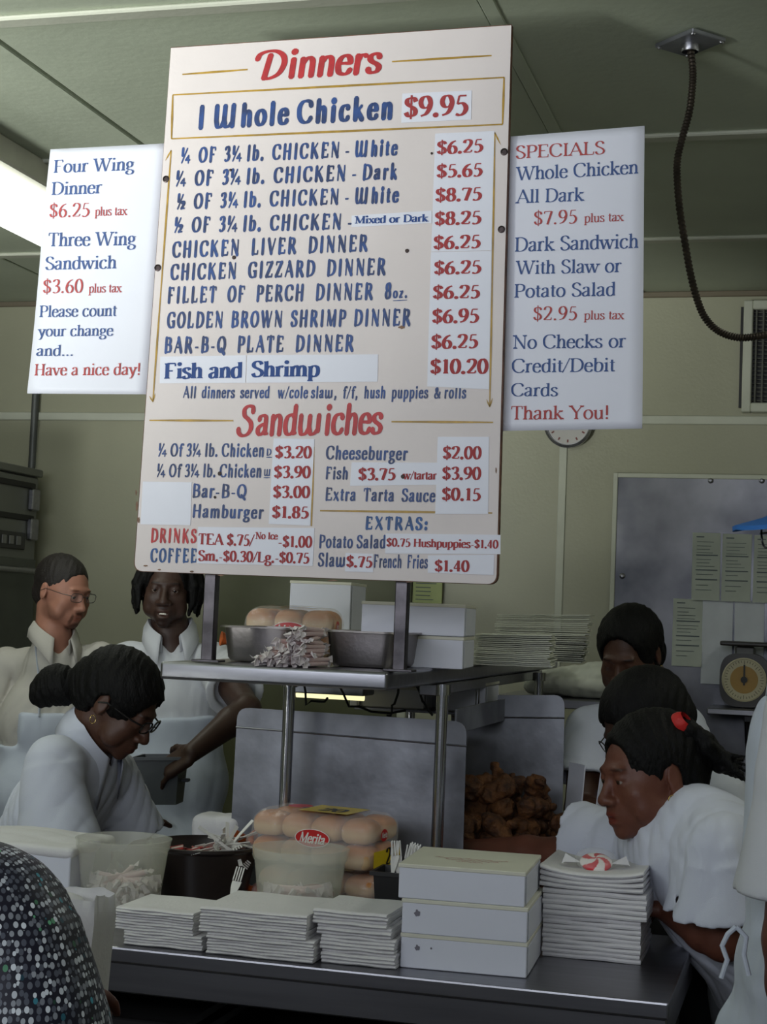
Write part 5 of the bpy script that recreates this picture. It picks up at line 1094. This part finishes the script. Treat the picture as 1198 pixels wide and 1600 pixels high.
def face_color(hc, R, s=1, lip=(1.12, .82, .82), brow=(.16, .13, .12), beard=None, nails=None, scalp=None):
    Ri = np.array(R).T
    def f(p):
        q = (p-np.array(hc)) @ Ri.T/s; c = np.ones((len(p), 3), dtype=np.float32)
        def blend(col, m): c[:] = c*(1-m[:, None])+np.array(col)*m[:, None]
        el = lambda ct, r, e=.35: np.clip((1-np.sqrt((((q-np.array(ct))/np.array(r))**2).sum(1)))/e, 0, 1)
        blend(lip, el((0, -.1, -.0615), (.024, .02, .0075), .3)); blend(lip, el((0, -.098, -.0735), (.022, .02, .0085), .3))
        if beard:
            blend(beard, el((0, -.085, -.105), (.032, .04, .026))*.9); blend(beard, el((0, -.105, -.0525), (.027, .015, .0055))*.9)
            blend(beard, np.maximum(el((-.024, -.09, -.075), (.006, .03, .024)), el((.024, -.09, -.075), (.006, .03, .024)))*.75)
            blend(beard, np.maximum(el((-.062, -.02, -.07), (.03, .055, .032)), el((.062, -.02, -.07), (.03, .055, .032)))*.35)
        for s_ in (-1, 1): blend(brow, el((s_*.033, -.09, .0255), (.021, .03, .0045), .4)*.85)
        return c
    return f
def person(name_label, group, feet, J, head, tone, shirt, trousers, hairfn=None, res=.0045, g=1.0, headargs={}, facecol={}, girth=(1, 1), torsoR=None, neck_open=True, wr_amp=.006,
           hands=(), sleeve=.62, extra=None, shoe=(38, 36, 36), collar_args=None, hs=1.0, arms=(0, 1), sleeve_r=(.074, .088), seed=1, belly=0, button=True, long_body=True):
    """J: neck, chest, pelvis, shoulder/elbow/wrist pairs (picture left first)"""
    base = Vector(feet); R0 = root('person', base, name_label, 'person', group); off = base
    hc, hdir, htilt = head; HR = basis(hdir, htilt); tR = basis(torsoR) if torsoR is not None else HR
    V3 = lambda p: tuple(Vector(p))
    nk, ch, pv = Vector(J['neck']), Vector(J['chest']), Vector(J['pelvis'])
    tup = (nk-pv).normalized(); tf = -Vector(tR[:, 1]); tx = tf.cross(tup).normalized()*-1; tf2 = tup.cross(tx) if tup.cross(tx).dot(tf) > 0 else -tup.cross(tx)
    TR = np.array(Matrix((tx, -tf2, tup)).transposed())
    gx, gy = girth
    hp = xf(head_prims(**headargs), HR, hc, hs)
    occ = Vector(hc)+Matrix(HR) @ Vector((0, .03, -.06))*hs
    body = hp+[('+', .02, ('c', V3(occ), V3(nk), .054*hs, .060))]
    tor = [('+', .03, ('e', V3(ch), (.155*gx, .108*gy, .18), TR)), ('+', .06, ('e', V3((ch+pv)/2+tf2*belly), (.15*gx, .115*gy+belly*.5, .17), TR)), ('+', .05, ('e', V3(pv), (.165*gx, .125*gy, .15), TR))]
    sh = [Vector(p) for p in J['sh']]; el = [Vector(p) for p in J['el']]; wr = [Vector(p) for p in J['wr']]
    tor += [('+', .04, ('c', V3(sh[0]+(sh[1]-sh[0])*.1), V3(sh[1]+(sh[0]-sh[1])*.1), .062, .062)), ('+', .05, ('c', V3(nk-tup*.02), V3(nk-tup*.1), .062, .08))]
    tor_in = [(o, k, (p[0], p[1], tuple(x-.014 for x in p[2]), p[3]) if p[0] == 'e' else (p[0], p[1], p[2], p[3]-.012, p[4]-.012)) for o, k, p in tor]
    body += tor_in
    for i in arms:
        body += [('+', .03, ('c', V3(sh[i]), V3(el[i]), .052, .041)), ('+', .012, ('c', V3(el[i]), V3(el[i]+(wr[i]-el[i])*.3), .041, .043)), ('+', .012, ('c', V3(el[i]+(wr[i]-el[i])*.3), V3(wr[i]), .043, .027))]
    for h in hands: body += hand_prims(*h)
    sdf_object('body', body, res, skin_mat(tone), R0, base, color=face_color(hc, HR, hs, **facecol))
    # shirt
    S = list(tor)
    for i in arms:
        d = (el[i]-sh[i]); e = sh[i]+d*sleeve
        S += [('+', .035, ('c', V3(sh[i]), V3(sh[i]+d*.3), .062, .066)), ('+', .03, ('y', V3(sh[i]+d*.1), V3(e), sleeve_r[0]-.020, sleeve_r[1])),
              ('-', .004, ('y', V3(e-d.normalized()*.03), V3(e+d.normalized()*.02), sleeve_r[1]-.026, sleeve_r[1]-.018))]
    S += [('-', .012, ('c', V3(nk-tup*.005+tf2*.015), V3(nk+tup*.1+tf2*.015), .056, .075))]
    if neck_open: S += [('-', .01, ('c', V3(nk+tf2*.05-tup*.005), V3(nk+tf2*.085-tup*.07), .036, .012))]
    sdf_object('shirt', S, res*1.25, shirt, R0, base, disp=wrinkle(wr_amp, 24, seed))
    ca = dict(r=.068, open_=50, hg=.008); ca.update(collar_args or {})
    collar(R0, nk+tup*.0+tf2*.008, np.array(TR), shirt, off=base, **ca)
    # trousers and shoes
    if long_body:
        side = tx; T = [('+', .03, ('e', V3(pv-tup*.03), (.168*gx, .13*gy, .12), TR))]
        for i, s_ in enumerate((-1, 1)):
            f = base+side*.1*s_; hp_ = pv+side*.085*s_*gx; kn = (hp_+f)/2+tf*.03+Vector((0, 0, .03))
            T += [('+', .04, ('c', V3(hp_), V3(kn), .085*gx, .068)), ('+', .03, ('y', V3(kn), V3(f+Vector((0, 0, .05))), .07, .062))]
            fh = Vector((tf.x, tf.y, 0)).normalized()
            sdf_object('shoe', [('+', 0, ('c', V3(f+Vector((0, 0, .045))), V3(f+fh*.15+Vector((0, 0, .035))), .043, .036)), ('+', .02, ('c', V3(f+Vector((0, 0, .06))), V3(f+Vector((0, 0, .11))), .042, .04)),
                                ('-', .002, ('b', V3(f+Vector((0, 0, -.05))), (.4, .4, .05), .001, None))], .008, mat('black shoe leather', shoe, .5), R0, base)
        sdf_object('trousers', T, .011, trousers, R0, base, disp=wrinkle(.006, 18, seed+3))
    return R0, dict(HR=HR, TR=TR, tf=tf2, tx=tx, tup=tup, off=base, nk=nk, ch=ch, pv=pv)
def hair_object(R0, prims, hc, HR, off, hs=1, name='hair', m=None, res=.0035, **k):
    return sdf_object(name, xf(prims, HR, hc, hs), res, m or hair_mat(), R0, off, disp=strands(**k))
def cap_hair(th=.012, front=.0):
    return [('+', 0, ('e', (0, .018, .037), (.075+th, .097+th, .085+th))), ('+', .02, ('e', (0, .06, -.02), (.066, .05+th, .05))),
            ('-', .01, ('e', (0, -.115, -.012+front), (.072, .075, .085))), ('-', .012, ('b', (0, -.05, -.075), (.2, .085, .055), .02)),
            ('-', .006, ('e', (.085, .006, -.012), (.02, .024, .036))), ('-', .006, ('e', (-.085, .006, -.012), (.02, .024, .036)))]
grey_tr = lambda: mat('grey trousers', (112, 116, 124), .9, vary=.05)
dark_tr = lambda: mat('dark trousers', (34, 34, 40), .9, vary=.05)
def ring(mb, c, r, t, m=0): mb.tube([Vector(c)+Vector((r*math.cos(a)*.5, r*math.cos(a)*.5, r*math.sin(a))) for a in [k*math.pi/10 for k in range(20)]]+[Vector(c)+Vector((r*.5, r*.5, 0))], t, 8, m, cap=False)
def earring(R0, c, off, r=.009):
    mb = MB(); ring(mb, c, r, .0011); return mb.build('earring', mat('gold', (230, 200, 130), .25, 1), R0, off=off, smooth=True)
def apron_shell(R0, info, m, res, top, seed, width=.13, grow=.018, gx=1, gy=1, low=.55, belly=0, name='apron'):
    ch, pv, tf, tx, tup, TR = info['ch'], info['pv'], info['tf'], info['tx'], info['tup'], info['TR']
    V3 = tuple; A = [('+', .03, ('e', V3(ch), (.155*gx+grow, .108*gy+grow, .18), TR)), ('+', .06, ('e', V3((ch+pv)/2+tf*belly), (.15*gx+grow, .115*gy+grow+belly*.5, .17), TR)),
         ('+', .05, ('e', V3(pv), (.165*gx+grow, .125*gy+grow, .15), TR)), ('+', .05, ('b', V3(pv-tup*low*.6+tf*.05), (.17*gx, .085*gy, low*.5), .05, TR)),
         ('-', .004, ('b', V3(ch-tf*.5), (.6, .47, 1.2), .001, TR)), ('-', .01, ('b', V3(ch+tup*(top+.2)), (.6, .6, .2), .001, TR))]
    for s_ in (-1, 1): A += [('-', .01, ('b', V3(ch+tx*s_*(width+.2)+tup*.1), (.2, .6, .17), .01, TR))]
    return sdf_object(name, A, res, m, R0, info['off'], disp=wrinkle(.004, 20, seed))

# --- man with spectacles and goatee, back at the oven
Yp = 4.95
hc = at(98, 924, y=Yp); nk = at(82, 992, y=Yp+.01)
J = dict(neck=nk, chest=at(72, 1130, y=Yp+.03), pelvis=at(60, 1345, y=Yp), sh=[at(2, 1042, y=Yp+.05), at(166, 1034, y=Yp+.08)], el=[at(-22, 1185, y=Yp), at(196, 1180, y=Yp+.1)], wr=[at(-5, 1310, y=Yp-.05), at(170, 1300, y=Yp-.1)])
cream = mat('cream cotton shirt', (196, 192, 184), .85, vary=.03, bump=.12, bscale=500)
R1, I = person('man with glasses and goatee in cream shirt and white apron by oven', None, (J['pelvis'].x, J['pelvis'].y, 0), J, (hc, look(56, 14), 0), 'pale', cream, grey_tr(),
    headargs=dict(nose=1, jaw=1.1, fat=1.08, lip=.75, lid=.3), facecol=dict(lip=(.85, .66, .64), beard=(.16, .12, .11), brow=(.3, .22, .18)), torsoR=look(35, 0), girth=(1.1, 1.1), seed=3, hs=1.0, sleeve=.95,
    hands=[(J['wr'][1], (0, -.2, -1), (1, 0, 0), (0, -1, 0), .4)])
brownhair = mat('dark brown short hair', (34, 26, 23), .6, vary=.2, bump=.3, bscale=300)
hair_object(R1, [('+', 0, ('e', (0, .02, .038), (.080, .101, .089))), ('+', .02, ('e', (0, .065, -.02), (.062, .048, .055))), ('-', .008, ('e', (0, -.12, .0), (.075, .088, .092))),
    ('-', .01, ('b', (0, -.05, -.075), (.2, .09, .058), .02)), ('-', .006, ('e', (.085, .006, -.012), (.02, .024, .036))), ('-', .006, ('e', (-.085, .006, -.012), (.02, .024, .036)))], hc, I['HR'], I['off'], m=brownhair, amp=.0009)
eyeballs(R1, hc, I['HR'], I['off'], gaze=(0, -1, -.4)); glasses(R1, hc, I['HR'], I['off'], mat('thin metal frame', (90, 88, 90), .3, .8), r=.0011)
ap = apron_shell(R1, I, white('white apron cloth', (204, 212, 226)), .007, .04, 5, gx=1.1, gy=1.1)
mb = MB()
for s_ in (-1, 1):
    mb.tube([I['nk']+I['tx']*s_*.065-I['tup']*.0, I['ch']+I['tx']*s_*.075+I['tup']*.12+I['tf']*.105, I['ch']+I['tx']*s_*.085+I['tup']*.03+I['tf']*.137], .008, 8, flat=.3)
mb.build('strap', white('white apron cloth'), ap, off=I['off'])
# --- smiling man with short locs, holding a grey tub
Yp = 4.7
hc = at(262, 920, y=Yp); nk = at(266, 988, y=Yp+.03)
J = dict(neck=nk, chest=at(272, 1110, y=Yp+.03), pelvis=at(275, 1330, y=Yp+.03), sh=[at(196, 1035, y=Yp+.04), at(340, 1038, y=Yp+.04)], el=[at(180, 1175, y=Yp), at(386, 1108, y=Yp-.25)], wr=[at(205, 1265, y=Yp-.15), at(300, 1176, y=Yp-.46)])
hand = (J['wr'][1], (-.8, -.05, -.55), (-.35, -.75, .55), (-.3, -.2, 1), .38, .98)
R2, I = person('smiling man with short dreadlocks in white uniform holding a grey tub', None, (J['pelvis'].x, J['pelvis'].y, 0), J, (hc, look(2, 6), 2), 'deep', white('white uniform shirt', (206, 208, 214)), grey_tr(),
    headargs=dict(nose=1.25, lip=1.1, jaw=1.05, open_mouth=.009, lid=.35), facecol=dict(lip=(1.05, .8, .78), beard=(.5, .45, .45)), torsoR=look(8, 0), hands=[hand, (J['wr'][0], (.4, -.1, -1), (0, -1, 0), (1, -.3, 0), .5)], seed=11, sleeve=.6)
eyeballs(R2, hc, I['HR'], I['off'])
Hm = Matrix(I['HR'])
mb = MB()
for k in range(8):
    a = math.radians(-30+60*k/7); c = hc+Hm @ Vector((math.sin(a)*.034, -.060-math.cos(a)*.0345, -.0690)); mb.box(c-Vector((.0032, .003, .0042)), c+Vector((.0032, .003, .0042)), bevel=.001)
mb.build('teeth', mat('teeth', (235, 228, 215), .3), R2, off=I['off'])
P = cap_hair(.012, .02)
rs = random.Random(4)
for k in range(70):
    a = math.radians(-126+252*k/69)+rs.uniform(-.05, .05); rr = .082+rs.uniform(-.004, .006)
    b = (math.sin(a)*rr, .012+math.cos(a)*(rr+.014), .055+rs.uniform(-.02, .03)); e = (b[0]*1.22+rs.uniform(-.01, .01), b[1]*1.1+rs.uniform(-.01, .01), -.055+rs.uniform(-.03, .03))
    if b[1] < -.045: continue
    m_ = tuple((b[i]+e[i])/2+(.012*math.copysign(1, b[0]) if i == 0 else rs.uniform(-.008, .008)) for i in range(3))
    P += [('+', .004, ('c', b, m_, .011, .010)), ('+', .004, ('c', m_, e, .010, .006))]
hair_object(R2, P, hc, I['HR'], I['off'], amp=.001)
apron_shell(R2, I, white('white apron cloth'), .007, -.02, 6)
# --- woman at the left bending over the counter, hair in a bun
Yp = 3.62
hc = at(184, 1100, y=Yp); nk = at(140, 1152, y=Yp+.02)
tone = 'dark'
J = dict(neck=nk, chest=at(96, 1256, y=Yp+.05), pelvis=at(-10, 1450, y=Yp+.16), sh=[at(78, 1190, y=Yp-.14), at(172, 1208, y=Yp+.18)], el=[at(96, 1352, y=Yp-.17), at(206, 1330, y=Yp+.24)], wr=[at(165, 1366, y=Yp-.2), at(236, 1352, y=Yp+.02)])
R3, I = person('woman with glasses and a low bun leaning over the left of the counter', None, (J['pelvis'].x-.05, J['pelvis'].y+.04, 0), J, (hc, look(78, 33), 0), tone, white('white work shirt', (210, 214, 228)), dark_tr(),
    headargs=dict(nose=1.2, lip=1.2, jaw=.9, fat=.98, lid=1), torsoR=look(74, 30), girth=(1.12, 1.0), seed=23, res=.004, hs=.99, sleeve=.80, sleeve_r=(.082, .1), collar_args=dict(r=.070, pt=.10, hg=.022), wr_amp=.009,
    hands=[(J['wr'][0], (1, .3, -.1), (0, 0, 1), (0, 1, 0), .5), (J['wr'][1], (1, -.3, -.1), (0, 0, 1), (0, -1, 0), .5)])
eyeballs(R3, hc, I['HR'], I['off'], gaze=(0, -1, -.5), s=.99)
glasses(R3, hc, I['HR'], I['off'], mat('black spectacle frame', (20, 18, 20), .25), r=.0022, w=.025, h=.0155, s=.99)
hair_object(R3, cap_hair(.017)+[('+', .02, ('e', (0, .10, .005), (.05, .045, .05)))], hc, I['HR'], I['off'], amp=.0014)
Hm = Matrix(I['HR'])
hair_object(R3, [('+', 0, ('e', (0, .150, -.050), (.046, .058, .050))), ('+', .02, ('e', (0, .175, -.085), (.038, .040, .045)))], hc, I['HR'], I['off'], name='hair_bun', amp=.0016)
tb = MB(); tb.lathe([(.03, -.008), (.036, 0), (.03, .008)], 24); o = tb.build('hair_tie', mat('black elastic', (24, 22, 24), .7), R3, smooth=True)
o.location = hc+Hm @ Vector((0, .118, -.02))-I['off']; o.rotation_euler = (Hm @ Vector((0, 1, -.5))).to_track_quat('Z', 'Y').to_euler()
for s_ in (1, -1): earring(R3, hc+Hm @ Vector((.083*s_, .006, -.045)), I['off'], .010)
# --- woman at the back right, looking down
Yp = 4.42
hc = at(984, 1022, y=Yp); nk = at(992, 1102, y=Yp+.08)
J = dict(neck=nk, chest=at(985, 1200, y=Yp+.1), pelvis=at(985, 1400, y=Yp+.15), sh=[at(918, 1140, y=Yp+.08), at(1068, 1140, y=Yp+.12)], el=[at(905, 1265, y=Yp-.02), at(1085, 1260, y=Yp)], wr=[at(955, 1285, y=Yp-.12), at(1035, 1285, y=Yp-.12)])
R4, I = person('woman standing by the metal wall sheet with head bowed, dark hair pulled back', None, (J['pelvis'].x, J['pelvis'].y, 0), J, (hc, look(-30, 26), 0), 'dark', white('white work shirt'), dark_tr(),
    headargs=dict(nose=1.2, lip=1.15, jaw=.95, lid=1), torsoR=look(-20, 8), seed=31, girth=(1.05, 1.05), sleeve_r=(.078, .09))
eyeballs(R4, hc, I['HR'], I['off'], gaze=(0, -1, -.8))
hair_object(R4, cap_hair(.014, .022)+[('+', .02, ('e', (.0, .085, -.035), (.07, .05, .06)))], hc, I['HR'], I['off'], amp=.0012)
Hm = Matrix(I['HR'])
for s_ in (1, -1): earring(R4, hc+Hm @ Vector((.083*s_, .006, -.045)), I['off'], .010)
# --- woman half hidden behind the leaning woman
Yp = 3.78
hc = at(1008, 1134, y=Yp); nk = at(1070, 1215, y=Yp+.05)
J = dict(neck=nk, chest=at(1100, 1300, y=Yp+.1), pelvis=at(1150, 1450, y=Yp+.22), sh=[at(1040, 1262, y=Yp+.2), at(1122, 1240, y=Yp-.06)], el=[at(1000, 1345, y=Yp+.25), at(1130, 1370, y=Yp-.02)], wr=[at(985, 1380, y=Yp+.15), at(1060, 1390, y=Yp+.02)])
R5, I = person('woman with glasses mostly hidden behind the leaning woman, only dark hair showing', None, (J['pelvis'].x+.03, J['pelvis'].y+.03, 0), J, (hc, look(-76, 34), 0), 'deep', white('white work shirt'), dark_tr(),
    headargs=dict(nose=1.15, lip=1.1, lid=1), torsoR=look(-72, 24), seed=41, sleeve_r=(.078, .09), wr_amp=.006)
eyeballs(R5, hc, I['HR'], I['off'], gaze=(0, -1, -.6))
hair_object(R5, cap_hair(.014)+[('+', .03, ('e', (0, .06, .0), (.07, .05, .06)))], hc, I['HR'], I['off'], amp=.001)
glasses(R5, hc, I['HR'], I['off'], mat('thin metal frame', (90, 88, 90), .3, .8), r=.0015)
# --- woman leaning over the counter at the right, reaching for the chicken
Yp = 3.3
hc = at(1015, 1212, y=Yp); nk = at(1068, 1298, y=Yp+.03)
J = dict(neck=nk, chest=at(1104, 1350, y=Yp+.02), pelvis=at(1238, 1525, y=Yp+.14), sh=[at(1000, 1318, y=Yp+.17), at(1118, 1332, y=Yp-.15)], el=[at(868, 1338, y=Yp+.28), at(1130, 1468, y=Yp-.12)], wr=[at(728, 1330, y=Yp+.42), at(1040, 1418, y=Yp-.02)])
R6, I = person('woman with red hair tie and hoop earring leaning on the right end of the counter', None, (J['pelvis'].x+.06, J['pelvis'].y+.0, 0), J, (hc, look(-70, 9), -4), 'brown', white('white work shirt'), mat('light grey trousers', (132, 136, 142), .9, vary=.04),
    headargs=dict(nose=1.2, lip=1.1, jaw=1.05, fat=1.14, open_mouth=.005, lid=.3), facecol=dict(lip=(1.1, .62, .62)), torsoR=look(-64, 34), girth=(1.3, 1.2), seed=52, res=.004, hs=1.02, sleeve=.62, sleeve_r=(.088, .108), wr_amp=.007, collar_args=dict(r=.080, pt=.11, hg=.004),
    hands=[(J['wr'][0], (-1, .2, -.45), (0, 0, 1), (0, -1, 0), .5), (J['wr'][1], (-1, .3, -.2), (0, 0, 1), (0, 1, 0), .35)])
eyeballs(R6, hc, I['HR'], I['off'], gaze=(0, -1, -.25), s=1.02)
Hm = Matrix(I['HR'])
hair_object(R6, cap_hair(.012, .016)+[('+', .03, ('e', (0, .07, .03), (.07, .06, .065)))], hc, I['HR'], I['off'], hs=1.02, amp=.0016)
P = []; rs = random.Random(9)
q = [(1076, 1140), (1100, 1162), (1128, 1188), (1152, 1200)]; q2 = [(1070, 1150), (1078, 1190), (1075, 1225), (1085, 1238)]
for k in range(26):
    src = q if k % 3 else q2; o_ = [at(a+rs.uniform(-9, 9)*(.4+i*.35), b+rs.uniform(-11, 11)*(.5+i*.4), y=Yp+.02+rs.uniform(-.045, .045)) for i, (a, b) in enumerate(src)]
    rr = (.013, .011, .007, .003)
    for i in range(3): P.append(('+', .006, ('c', tuple(o_[i]), tuple(o_[i+1]), rr[i], rr[i+1])))
sdf_object('ponytail', P, .003, hair_mat(), R6, I['off'], disp=strands(amp=.0008))
o = MB().lathe([(.020, -.016), (.027, -.008), (.029, 0), (.027, .008), (.020, .016)], 26).build('hair_tie', mat('red hair tie', (196, 34, 30), .6, bump=.3), R6, smooth=True)
c = at(1062, 1130, y=Yp-.02); o.location = c-I['off']; o.rotation_euler = (math.radians(15), math.radians(50), 0); o.scale = (.8, .8, 1.1)
for s_ in (1, -1): earring(R6, hc+Hm @ Vector((.089*s_, -.008, -.046)), I['off'], .012)
mb = MB()
for (u, v) in ((1042, 1291), (1052, 1287), (1003, 1339)): 
    p = at(u, v, y=Yp-.13); mb.tube([p, p+Vector((0, -.004, 0))], .006, 10)
# --- tall worker at the right edge under a blue cap
Yp = 2.62
hc = at(1308, 832, y=Yp); nk = at(1320, 985, y=Yp+.02)
J = dict(neck=nk, chest=at(1318, 1190, y=Yp+.02), pelvis=at(1318, 1530, y=Yp+.02), sh=[at(1272, 1090, y=Yp-.17), at(1325, 1090, y=Yp+.2)], el=[at(1236, 1470, y=Yp-.17), at(1300, 1450, y=Yp+.2)], wr=[at(1260, 1700, y=Yp-.12), at(1240, 1640, y=Yp+.12)])
R7, I = person('tall worker in blue cap, glasses and white apron standing beyond the right end of counter', None, (J['pelvis'].x, J['pelvis'].y, 0), J, (hc, look(-76, 8), 0), 'brown', white('white uniform shirt'), grey_tr(),
    torsoR=look(-72, 6), girth=(1.05, 1.1), seed=61, res=.006, sleeve=.82, sleeve_r=(.074, .09), hands=[(J['wr'][0], (-.3, 0, -1), (0, -1, 0), (-1, 0, 0), .5)])
I['HR'] = I['HR']; eyeballs(R7, hc, I['HR'], I['off']); glasses(R7, hc, I['HR'], I['off'], mat('black spectacle frame', (20, 18, 20), .25), r=.0018, w=.026, h=.018)
hair_object(R7, cap_hair(.008), hc, I['HR'], I['off'], amp=.001)
bc = mat('blue cap cloth', (46, 112, 186), .7, bump=.2, bscale=500)
cap_ = hair_object(R7, [('+', 0, ('e', (0, .02, .05), (.09, .108, .088))), ('-', .004, ('b', (0, 0, -.075), (.3, .3, .11), .01))], hc, I['HR'], I['off'], name='cap', m=bc, amp=0)
Hm = Matrix(I['HR']); top = []
for k in range(13):
    a = math.radians(-72+144*k/12); top.append((math.sin(a)*.082, -.05-math.cos(a)*.125, .045-.018*math.cos(a)-.012*abs(math.sin(a))))
V = []; 
for x, y, z in top: V += [hc+Hm @ Vector((x, y, z)), hc+Hm @ Vector((x*.98, y*.25-.055, z+.012)), hc+Hm @ Vector((x, y, z-.007)), hc+Hm @ Vector((x*.98, y*.25-.055, z+.004))]
F = []
for k in range(12):
    a, b = 4*k, 4*k+4; F += [(a, b, b+1, a+1), (a+2, a+3, b+3, b+2), (a, a+2, b+2, b), (a+1, b+1, b+3, a+3)]
MB().add(V, F).build('cap_brim', bc, cap_, smooth=True, off=I['off'])
ap = apron_shell(R7, I, white('white apron cloth', (204, 212, 226)), .008, .1, 8, gx=1.05, gy=1.1, grow=.02)
mb = MB(); tp = at(1150, 1448, y=Yp-.14)
for pts in (((0, 0, 0), (-.012, 0, -.012), (-.02, 0, -.03), (-.012, 0, -.05), (-.02, -.0, -.078)), ((0, 0, 0), (.015, 0, -.014), (.012, 0, -.04), (.02, 0, -.07))):
    mb.tube([tp+Vector(p) for p in pts], .004, 8, flat=1)
mb.build('apron_tie', white('white apron cloth'), ap, off=I['off'], smooth=True)
# --- customer at the near left, dotted dark top
m = bpy.data.materials.new('dotted navy cloth'); m.use_nodes = True; nt = m.node_tree; N = nt.nodes; b = N['Principled BSDF']
tc = N.new('ShaderNodeTexCoord'); mp = N.new('ShaderNodeMapping'); mp.inputs['Scale'].default_value = (1, 1, .72); nt.links.new(tc.outputs['Object'], mp.inputs[0])
vo = N.new('ShaderNodeTexVoronoi'); vo.inputs['Scale'].default_value = 205; vo.inputs['Randomness'].default_value = .3; nt.links.new(mp.outputs[0], vo.inputs['Vector'])
lt = N.new('ShaderNodeMath'); lt.operation = 'LESS_THAN'; lt.inputs[1].default_value = .47; nt.links.new(vo.outputs['Distance'], lt.inputs[0])
sx = N.new('ShaderNodeSeparateColor'); nt.links.new(vo.outputs['Color'], sx.inputs[0])
rp = N.new('ShaderNodeValToRGB'); rp.color_ramp.elements[0].color = (*lin((84, 88, 100)), 1); rp.color_ramp.elements[1].color = (*lin((228, 234, 240)), 1); rp.color_ramp.elements[0].position = .35; nt.links.new(sx.outputs[0], rp.inputs[0])
r2 = N.new('ShaderNodeValToRGB'); r2.color_ramp.interpolation = 'CONSTANT'; r2.color_ramp.elements[0].color = (1, 1, 1, 1); r2.color_ramp.elements[1].position = .93; r2.color_ramp.elements[1].color = (.1, .5, .6, 1)
e = r2.color_ramp.elements.new(.97); e.color = (.2, .6, .3, 1); nt.links.new(sx.outputs[1], r2.inputs[0])
mu = N.new('ShaderNodeMix'); mu.data_type = 'RGBA'; mu.blend_type = 'MULTIPLY'; mu.inputs[0].default_value = 1; nt.links.new(rp.outputs[0], mu.inputs[6]); nt.links.new(r2.outputs[0], mu.inputs[7])
mx = N.new('ShaderNodeMix'); mx.data_type = 'RGBA'; nt.links.new(lt.outputs[0], mx.inputs[0]); mx.inputs[6].default_value = (*lin((22, 22, 40)), 1); nt.links.new(mu.outputs[2], mx.inputs[7]); nt.links.new(mx.outputs[2], b.inputs['Base Color']); b.inputs['Roughness'].default_value = .5
Yp = 1.28
hc = at(-330, 1010, y=Yp); nk = at(-250, 1240, y=Yp)
J = dict(neck=nk, chest=at(-230, 1560, y=Yp), pelvis=at(-200, 2150, y=Yp), sh=[at(-520, 1440, y=Yp-.02), at(0, 1460, y=Yp+.02)], el=[at(-560, 1900, y=Yp+.05), at(95, 1850, y=Yp+.02)], wr=[at(-330, 2150, y=Yp+.28), at(20, 1600, y=Yp+.30)])
R8, I = person('customer in a dark top covered with white dots, near left corner', None, (J['pelvis'].x, J['pelvis'].y, 0), J, (hc, (-.1, 1, 0), 0), 'brown', m, dark_tr(),
    torsoR=(-.15, 1, 0), seed=71, girth=(1.15, 1.1), res=.006, sleeve=.95, sleeve_r=(.075, .085), wr_amp=.010,
    hands=[(J['wr'][1], (.25, 1, .22), (0, 0, 1), (-1, 0, 0), .4), (J['wr'][0], (.1, 1, -.1), (0, 0, 1), (1, 0, 0), .4)])
hair_object(R8, cap_hair(.02)+[('+', .03, ('e', (0, .06, -.02), (.08, .06, .1)))], hc, I['HR'], I['off'])
